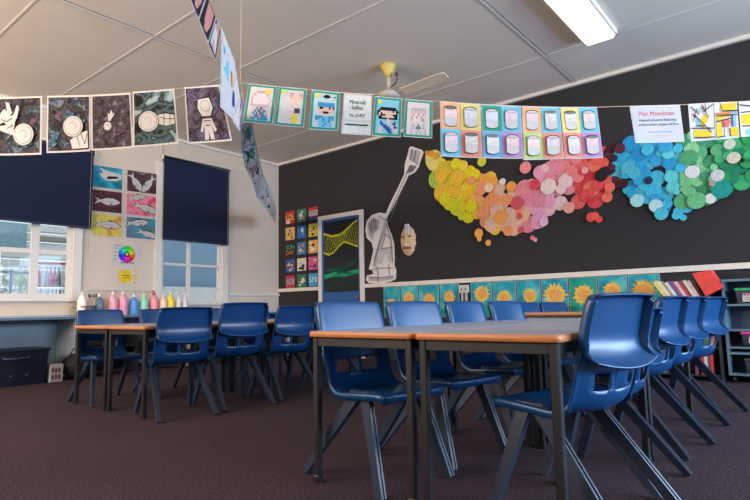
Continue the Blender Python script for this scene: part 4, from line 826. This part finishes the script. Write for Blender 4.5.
for j in range(8):
    for i in range(n): an = 2 * pi * i / n; rr = .14 * sin(pi * (j + .6) / 8.4) * rnd.uniform(.85, 1.12); vs.append((rr * cos(an), rr * 1.1 * sin(an), .30 * j / 7))
mb.add(vs, [(j * n + i, j * n + (i + 1) % n, (j + 1) * n + (i + 1) % n, (j + 1) * n + i) for j in range(7) for i in range(n)] + [tuple(range(n - 1, -1, -1)), tuple(range(7 * n, 8 * n))], None, True); mb.build('bag_body', mat((40, 34, 40), .8), t)
MB().tube([(0, -.06, .28), (.02, -.03, .36), (.02, .03, .36), (0, .06, .28)], .008, 6).build('strap', mat((30, 26, 30), .8), t)

# ------------------------------------------------------------------ right: low bookcase with leaning books, wheeled tray unit
LB0, LB1, LBZ = -1.50, -.80, .80
t = empty('low_bookcase', ((LB0 + LB1) / 2, 6.40, 0), 0, 'low dark bookcase against the black wall behind the right-hand chairs', 'bookcase'); hw = (LB1 - LB0) / 2; DK = mat((34, 34, 40), .6); mb = MB()
mb.box((-hw, -.17, 0), (-hw + .02, .17, LBZ)); mb.box((hw - .02, -.17, 0), (hw, .17, LBZ)); mb.box((-hw + .02, -.17, LBZ - .02), (hw - .02, .17, LBZ)); mb.box((-hw + .02, .15, .05), (hw - .02, .17, LBZ - .02)); mb.build('carcass', DK, t)
for z in (.05, .32, .59): MB().box((-hw + .02, -.16, z), (hw - .02, .15, z + .018)).build('shelf', DK, t)
BKC = [((190, 60, 60), 'red'), ((206, 200, 190), 'white'), ((50, 80, 130), 'blue'), ((206, 180, 70), 'yellow'), ((110, 60, 90), 'plum'), ((210, 206, 200), 'cream'), ((60, 110, 90), 'green'), ((200, 120, 90), 'orange')]
def book(x, y, z, th, hgt, dep, c, tilt, label, group, rows=True):
    t = empty('book', (x, y, z), 0, label, 'book', group); t.rotation_euler = (0, tilt, 0)
    mb = MB(); mb.box((-th / 2, -dep / 2, 0), (-th / 2 + .002, dep / 2, hgt)); mb.box((th / 2 - .002, -dep / 2, 0), (th / 2, dep / 2, hgt)); mb.box((-th / 2 + .002, -dep / 2, 0), (th / 2 - .002, -dep / 2 + .002, hgt)); mb.build('cover', mat(c, .5, boost=1.1), t)
    MB().box((-th / 2 + .002, -dep / 2 + .003, .003), (th / 2 - .002, dep / 2 - .004, hgt - .004)).build('pages', PAPER, t)
rnd = random.Random(12); zs = (.068, .338, .608)
for r_ in range(3):
    x = LB0 + .05; q = 0
    while x < LB1 - .07:
        th = rnd.uniform(.018, .04); c = rnd.choice(BKC); hgt = rnd.uniform(.18, .235)
        if rnd.random() < .82: book(x + th / 2, 6.33, zs[r_], th - .001, hgt, .17, c[0], 0, '%s-spined book standing on the %s shelf of the low dark bookcase' % (c[1], ('bottom', 'middle', 'upper')[r_]), '%s books on the %s shelf of the low bookcase' % (c[1], ('bottom', 'middle', 'upper')[r_]))
        x += th + .0015
TB = [((206, 190, 90), 'yellow-topped', .045), ((206, 200, 196), 'white', .03), ((170, 140, 90), 'tan', .02), ((200, 196, 196), 'pale grey', .035), ((60, 90, 150), 'blue', .022), ((150, 60, 110), 'magenta', .028), ((200, 180, 190), 'pale pink', .03), ((190, 60, 60), 'red', .024), ((120, 50, 50), 'maroon', .02), ((206, 204, 200), 'white', .035), ((196, 190, 186), 'grey-white', .03)]
x = -1.27
for i, (c, nm, th) in enumerate(TB):
    tl = -radians(32 - i * .5); hgt = .215 - .006 * (i % 4); wx = th / cos(-tl); 
    book(x + wx / 2 + .01, 6.34, LBZ + abs(sin(tl)) * th / 2 + .002, th * .9 - .002, hgt, .20, c, tl, '%s book leaning left on top of the low bookcase%s' % (nm, ', by the red file' if i == 9 else ', at the row\'s left end' if i == 1 else ''), 'books leaning on top of the low bookcase'); x += wx * .86 + .001
t = empty('red_file_box', (-.845, 6.33, LBZ), 0, 'red magazine file tilted against the leaning books', 'file box'); RD = mat((206, 44, 40), .45, boost=1.1)
tl = -radians(28); R = Matrix.Rotation(tl, 4, 'Y'); mb = MB(); w_, h_, dd = .17, .25, .13
pr = [(-w_ / 2, 0), (w_ / 2, 0), (w_ / 2, h_ * .8), (-w_ / 2 + .02, h_)]
vs = [R @ Vector((x_, y_, z_)) + Vector((.03, 0, .07)) for y_ in (-dd, dd - .02) for x_, z_ in pr]
mb.add(vs, [(0, 1, 2, 3), (7, 6, 5, 4), (0, 4, 5, 1), (1, 5, 6, 2), (3, 7, 4, 0)]); mb.build('file_body', RD, t)
mb = MB(); vs2 = [R @ Vector((x_ * .93, y_, z_ * .97)) + Vector((.03, 0, .07)) for y_ in (-dd + .004, dd - .024) for x_, z_ in pr]; mb.add(vs2, [(2, 6, 7, 3)]); mb.build('inner_papers', PAPER, t)
# tray unit
x0, x1 = on_y(722.5, 300, 6.28).x, .42; fy = 6.28; ZT = .99
t = empty('tray_shelf', ((x0 + x1) / 2, 6.43, 0), 0, 'blue-grey wheeled shelf unit holding labelled trays, at the right edge', 'shelf unit'); hw = (x1 - x0) / 2; SG = mat((84, 114, 130), .5, var=.05); y0, y1 = fy - 6.43, .15
mb = MB(); mb.box((-hw, y0, .07), (-hw + .022, y1, ZT)); mb.box((hw - .022, y0, .07), (hw, y1, ZT)); mb.box((-hw + .022, y0, ZT - .022), (hw - .022, y1, ZT)); mb.build('carcass', SG, t)
MB().box((-hw + .022, y1 - .012, .09), (hw - .022, y1, ZT - .022)).build('back_panel', mat((50, 66, 84), .6), t)
SZ = [.07, .275, .345, .50, .735]; SZ = [.07, .27, .49, .73]
for z in SZ: MB().box((-hw + .022, y0, z), (hw - .022, y1 - .012, z + .02)).build('shelf', SG, t)
MB().box((-hw + .022, y0, .325), (hw - .022, y1 - .012, .342)).build('shelf', SG, t)
for sx in (-1, 1):
    for sy in (y0 + .04, y1 - .04): MB().tube([(sx * (hw - .05) - .012, sy, .032), (sx * (hw - .05) + .012, sy, .032)], .03, 14).build('castor', BLACK, t)
xi = on_y(732.5, 300, 6.28).x + .0
def tray(ox, z, h, lidc, nm, label):
    t = empty('tray', (ox, 6.40, z), 0, label, 'tray', None); cl = mat((60, 70, 84), .4, var=.1); w = .14
    mb = MB(); vs = [(sx * w * .93, sy * .10, 0) for sx, sy in ((-1, -1), (1, -1), (1, 1), (-1, 1))] + [(sx * w, sy * .12, h) for sx, sy in ((-1, -1), (1, -1), (1, 1), (-1, 1))]
    mb.add(vs, [(3, 2, 1, 0)] + [(a, (a + 1) % 4, 4 + (a + 1) % 4, 4 + a) for a in range(4)] + [(4, 5, 6, 7)]); mb.build('tray_body', cl, t)
    MB().box((-w - .01, -.13, h), (w + .01, .125, h + .022), None, .005).build('lid', mat(lidc, .4, boost=1.2), t)
    a = Art(lambda u, v: Vector((-w * .62 + u * w * 1.4, -.124 , h * .16 + v * h * .62)), NB, .0008); a.sheet(PAPER); r = random.Random(int(z * 100)); 
    a.rect(.0, .72, 1, 1, paint((190, 130, 150), .3, 80)); a.k += 1
    for q in range(7): a.rect(.06 + q * .13, .76, .12 + q * .13, .94, paint([(60, 60, 70), (180, 60, 70), (70, 120, 80)][q % 3]), same=True)
    a.stroke([(.1, .48), (.9, .48)], .05, BLK, asp=1.0); a.stroke([(.1, .26), (.7, .26)], .05, BLK)
    a.done('label_card', parent=t)
tx0 = on_y(733, 300, 6.28).x + .015
tray(tx0 + .15, .752, .125, (30, 150, 90), 'green', 'green-lidded labelled tray on the top shelf of the blue-grey unit'); tray(tx0 + .17, .362, .10, (206, 40, 130), 'pink', 'pink-lidded labelled tray on the middle shelf of the blue-grey unit'); tray(tx0 + .18, .092, .12, (60, 56, 70), 'dark', 'dark-lidded labelled tray on the bottom shelf of the blue-grey unit')
tray(tx0 + .50, .752, .125, (30, 150, 90), 'green', 'second green-lidded tray beyond the first on the top shelf')

# ------------------------------------------------------------------ tables
TZ = .672; TWID, TLEN = .588, 1.2
TOPM = mat((150, 158, 172), .30, var=.03, scale=4); EDGE = mat((186, 118, 66), .45, var=.12, scale=20, stretch=(1, 1, 8)); 
def table(loc, rz, label, group):
    t = empty('classroom_table', loc, rz, label, 'table', group); w, l = TWID / 2 - .002, TLEN / 2 - .002
    def rr(w, l, r=.025, n=4): return [(cx + r * cos(a), cy + r * sin(a)) for cx, cy, a0 in ((w - r, l - r, 0), (-w + r, l - r, pi / 2), (-w + r, -l + r, pi), (w - r, -l + r, 1.5 * pi)) for a in [a0 + pi / 2 * k / n for k in range(n + 1)]]
    p = rr(w - .004, l - .004); q = rr(w, l); n = len(p)
    MB().add([(x, y, TZ) for x, y in p] + [(x, y, TZ - .022) for x, y in p], [tuple(range(n)), tuple(range(2 * n - 1, n - 1, -1))] + [(i, n + i, n + (i + 1) % n, (i + 1) % n) for i in range(n)]).build('tabletop', TOPM, t)
    rings = [(p, TZ - .0005), (q, TZ - .004), (q, TZ - .022), (p, TZ - .026)]; vs = [(x, y, z) for r_, z in rings for x, y in r_]
    MB().add(vs, [(k * n + i, k * n + n + i, k * n + n + (i + 1) % n, k * n + (i + 1) % n) for k in range(3) for i in range(n)], None, True).build('edge_banding', EDGE, t)
    mb = MB(); a, b = w - .03, l - .035
    for sy in (-1, 1): mb.box((-a, sy * b - .012, TZ - .066), (a, sy * b + .012, TZ - .026))
    for sx in (-1, 1): mb.box((sx * a - .012, -b, TZ - .066), (sx * a + .012, b, TZ - .026))
    mb.build('under_frame', BLACKM, t)
    for sx in (-1, 1):
        for sy in (-1, 1):
            g = MB().box((sx * a - .016, sy * b - .016, .015), (sx * a + .016, sy * b + .016, TZ - .026), None, .004).build('leg', BLACKM, t)
            MB().box((sx * a - .019, sy * b - .019, 0), (sx * a + .019, sy * b + .019, .03), None, .004).build('foot_cap', BLACK, g)
    return t
def table_grid(fl, rz, nx, ny, labels, group):
    R = Matrix.Rotation(rz, 3, 'Z'); k = 0
    for j in range(ny):
        for i in range(nx):
            p = Vector((fl[0], fl[1], 0)) + R @ Vector(((i + .5) * (TWID + .004), (j + .5) * (TLEN + .006), 0)); table(p, rz, labels[k], group); k += 1
table_grid((-1.862, 1.765), radians(.6), 2, 2, ['front left table of the near group, orange edge at the picture centre', 'front right table of the near group beside the nearest chair', 'rear left table of the near group', 'rear right table of the near group'], 'tables of the near group')
table_grid((-5.085, 2.035), radians(1.0), 2, 2, ['front left table of the group near the window', 'front right table of the group near the window, beside the first blue chair', 'rear left table of the group near the window', 'rear right table of the group near the window'], 'tables of the window group')
ft = table((-1.83, 5.32, 0), radians(90), 'single far table in front of the sunflower paintings, beyond the near group', None); ft.scale = (1, 1.04, 1.045)

# ------------------------------------------------------------------ moulded chairs
def cr(P, n):
    out = []
    for i in range(len(P) - 1):
        p0, p1, p2, p3 = P[max(i - 1, 0)], P[i], P[i + 1], P[min(i + 2, len(P) - 1)]
        for k in range(n):
            t = k / n; out.append(tuple(.5 * (2 * b + (c - a) * t + (2 * a - 5 * b + 4 * c - d) * t * t + (3 * b - a - 3 * c + d) * t ** 3) for a, b, c, d in zip(p0, p1, p2, p3)))
    out.append(P[-1]); return out
def shell(prof, nu, sub, flange, skip=None, smile=None, name='seat', mat_=None, parent=None, rim_top=False):
    rows = cr(prof, sub); vs = []; nv = len(rows); us = [-1 + 2 * i / nu for i in range(nu + 1)]
    cols = [('f2', -1)] + [('f1', -1)] + [('u', u) for u in us] + [('f1', 1)] + [('f2', 1)]
    for j, (x, z, hw, cx, cz) in enumerate(rows):
        a, b = rows[max(j - 1, 0)], rows[min(j + 1, nv - 1)]; tx_, tz_ = b[0] - a[0], b[1] - a[1]; L = math.hypot(tx_, tz_) or 1; nx, nz = -tz_ / L, tx_ / L   # outward (rear / under) normal
        if nx * -1 + nz * -1 < 0 and False: nx, nz = -nx, -nz
        for kind, u in cols:
            uu = u; px = x + cx * u * u; pz = z + cz * u * u
            if smile: pz -= smile(j / (nv - 1)) * (1 - u * u)
            y = hw * uu; fl = flange(j / (nv - 1))
            if kind == 'f1': y = (hw + .004) * u; px += nx * .004; pz += nz * .004
            if kind == 'f2': y = (hw + .002) * u; px += nx * fl; pz += nz * fl
            vs.append((px, y, pz))
    nc = len(cols); fs = []
    for j in range(nv - 1):
        for i in range(nc - 1):
            if skip and skip(j / (nv - 1), i - 2, nu): continue
            fs.append((j * nc + i, j * nc + i + 1, (j + 1) * nc + i + 1, (j + 1) * nc + i))
    o = MB().add(vs, fs, None, True).build(name, mat_, parent)
    m = o.modifiers.new('solid', 'SOLIDIFY'); m.thickness = .007; m.offset = 0
    return o
def make_chair(shellm):
    t = empty('moulded_chair', (0, 0, 0), 0, 'x', 'chair')
    # seat and lower back, one moulding: x, z, half width, edge forward, edge up
    sp = [(.262, .374, .185, -.004, -.004), (.270, .395, .190, -.004, 0), (.256, .408, .194, 0, 0), (.18, .402, .198, 0, .006), (.06, .388, .200, 0, .012), (-.03, .380, .200, .01, .016), (-.095, .394, .200, .03, .022), (-.135, .432, .199, .050, .010), (-.152, .485, .200, .052, .0), (-.158, .530, .201, .046, 0), (-.158, .568, .200, .036, 0), (-.154, .600, .198, .024, 0)]
    n = len(sp) - 1
    seat = shell(sp, 16, 3, lambda v: .026 if v < .6 else .012, skip=lambda v, i, nu: (7.4 / n) < v < (8.7 / n) and 3 <= i <= 12 and i != 9, name='seat', mat_=shellm, parent=t)
    bp = [(-.228, .566, .196, .024, .006), (-.208, .572, .197, .024, .006), (-.180, .590, .198, .023, .003), (-.162, .618, .199, .022, 0), (-.157, .65, .200, .021, 0), (-.166, .70, .200, .020, 0), (-.178, .752, .198, .018, 0), (-.187, .786, .194, .016, 0), (-.193, .799, .190, .015, -.002), (-.206, .806, .186, .014, -.004), (-.224, .806, .184, .014, -.004), (-.230, .802, .183, .014, -.004)]
    shell(bp, 16, 3, lambda v: .038 if .28 < v < .70 else .038 * max(0, v - .04) / .24 if v <= .28 else .038 * max(0, 1 - (v - .70) / .22), smile=lambda v: .019 * max(0, 1 - v * 2.6), name='backrest', mat_=shellm, parent=t)
    for sy in (-1, 1):
        for fr in (0, 1):
            top = (.125, sy * .165, .395) if fr else (.075, sy * .165, .395); ft = (.262, sy * .213, .0) if fr else (-.262, sy * .213, .0)
            mb = MB(); p = Vector(top); q = Vector(ft); mb.beam(p, q, .030, .050, .026, .036)
            d = (q - p).normalized(); b = d.cross(Vector((0, 1, 0))).normalized()
            if (b.x > 0) != bool(fr): b = -b
            for yy in (-.010, .010): mb.beam(p + b * .0265 + Vector((0, yy, 0)), q + b * .0195 + Vector((0, yy, 0)), .008, .006)
            # clip the sole to the floor
            for i, v in enumerate(mb.v):
                if v.z < .0: mb.v[i] = Vector((v.x, v.y, 0))
            g = mb.build('leg', LEGM, t)
        MB().beam((.04, sy * .168, .392), (.165, sy * .168, .392), .034, .040).build('leg_joint', LEGM, t)
    MB().beam((.10, -.165, .378), (.10, .165, .378), .05, .018, side=(1, 0, 0)).build('cross_bar', LEGM, t)
    # small moulded ribs on the lower back
    mb = MB()
    for y in (-.045, -.025, -.005, .015): mb.box((-.132, y, .452), (-.122, y + .012, .460))
    mb.build('moulded_mark', shellm, t)
    return t
proto = {}
CH = [
 # corners of the back (near, far) and which way it faces (+1 = +X), scale, label
 ('R', (-.600, 1.88), (-.500, 2.29), -1, 1.0, 'nearest blue chair at the right end of the near table, its back to the camera'),
 ('R', (-.625, 2.42), (-.585, 2.85), -1, .93, 'shorter blue chair mostly hidden behind the nearest right-hand chair'),
 ('R', (-.640, 3.09), (-.590, 3.52), -1, 1.0, 'third blue chair in the right-hand row, counted from the camera'),
 ('R', (-.640, 3.675), (-.586, 4.10), -1, 1.0, 'fourth blue chair in the right-hand row, counted from the camera'),
 ('R', (-.626, 4.27), (-.539, 4.70), -1, 1.0, 'farthest blue chair in the right-hand row, in front of the red file'),
 ('L', (-1.909, 1.85), (-1.845, 2.277), 1, 1.0, 'nearest pale-lit blue chair on the left side of the near tables'),
 ('L', (-1.886, 2.38), (-1.815, 2.80), 1, 1.0, 'second blue chair on the left side of the near tables'),
 ('L', (-1.866, 2.96), (-1.84, 3.39), 1, 1.0, 'third blue chair on the left side of the near tables'),
 ('L', (-1.845, 3.50), (-1.80, 3.93), 1, 1.0, 'fourth blue chair on the left side of the near tables'),
 ('G', (-3.73, 2.09), (-3.655, 2.48), -1, 1.0, 'nearest dark blue chair of the window group, its back to the camera'),
 ('G', (-3.70, 2.60), (-3.64, 3.02), -1, 1.04, 'second dark blue chair along the right side of the window group'),
 ('G', (-3.70, 3.18), (-3.65, 3.58), -1, 1.0, 'third dark blue chair along the right side of the window group'),
 ('G', (-3.68, 3.80), (-3.64, 4.22), -1, 1.0, 'last blue chair on the right side of the window group, hidden behind the near chairs'),
 ('M', (-5.20, 2.10), (-5.18, 2.52), 1, 1.0, 'blue chair at the window side of the left table, nearest the tub'),
 ('M', (-5.20, 2.68), (-5.18, 3.10), 1, 1.0, 'second blue chair at the window side, below the blue paint bottle'),
 ('M', (-5.20, 3.28), (-5.18, 3.70), 1, 1.0, 'third blue chair at the window side, glimpsed between two chair backs'),
 ('M', (-5.20, 3.86), (-5.18, 4.28), 1, 1.0, 'fourth blue chair at the window side of the left tables, farthest along'),
]
def place(c, near, far, face, sc, label, group):
    near = Vector(near); far = Vector(far); mid = (near + far) / 2; d = (far - near).normalized()
    ex = Vector((d.y, -d.x)) if face > 0 else Vector((-d.y, d.x))          # chair's forward
    base = mid + ex * (.20 * sc); rz = math.atan2(ex.y, ex.x)
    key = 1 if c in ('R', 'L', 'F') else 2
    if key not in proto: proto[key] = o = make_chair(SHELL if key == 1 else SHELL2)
    else: o = copy_tree(proto[key])
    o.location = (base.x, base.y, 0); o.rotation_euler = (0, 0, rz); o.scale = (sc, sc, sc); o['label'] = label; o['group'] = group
GN_ = dict(R='chairs on the right of the near tables', L='chairs on the left of the near tables', G='chairs on the right of the window tables', M='chairs on the window side of the window tables', F='chairs behind the far tables')
for c in CH: place(*c, GN_[c[0]])
def pair(px0, px1, Y0, Y1): return (on_y(px0, 303, Y0).xy, on_y(px1, 303, Y1).xy)
n_, f_ = pair(514, 535, 5.66, 6.00); place('F', n_, f_, 1, 1.0, 'blue chair behind the far table, left of the two', GN_['F'])
n_, f_ = pair(540.5, 563, 6.08, 6.42); place('F', n_, f_, 1, 1.0, 'blue chair behind the far table, right of the two', GN_['F'])
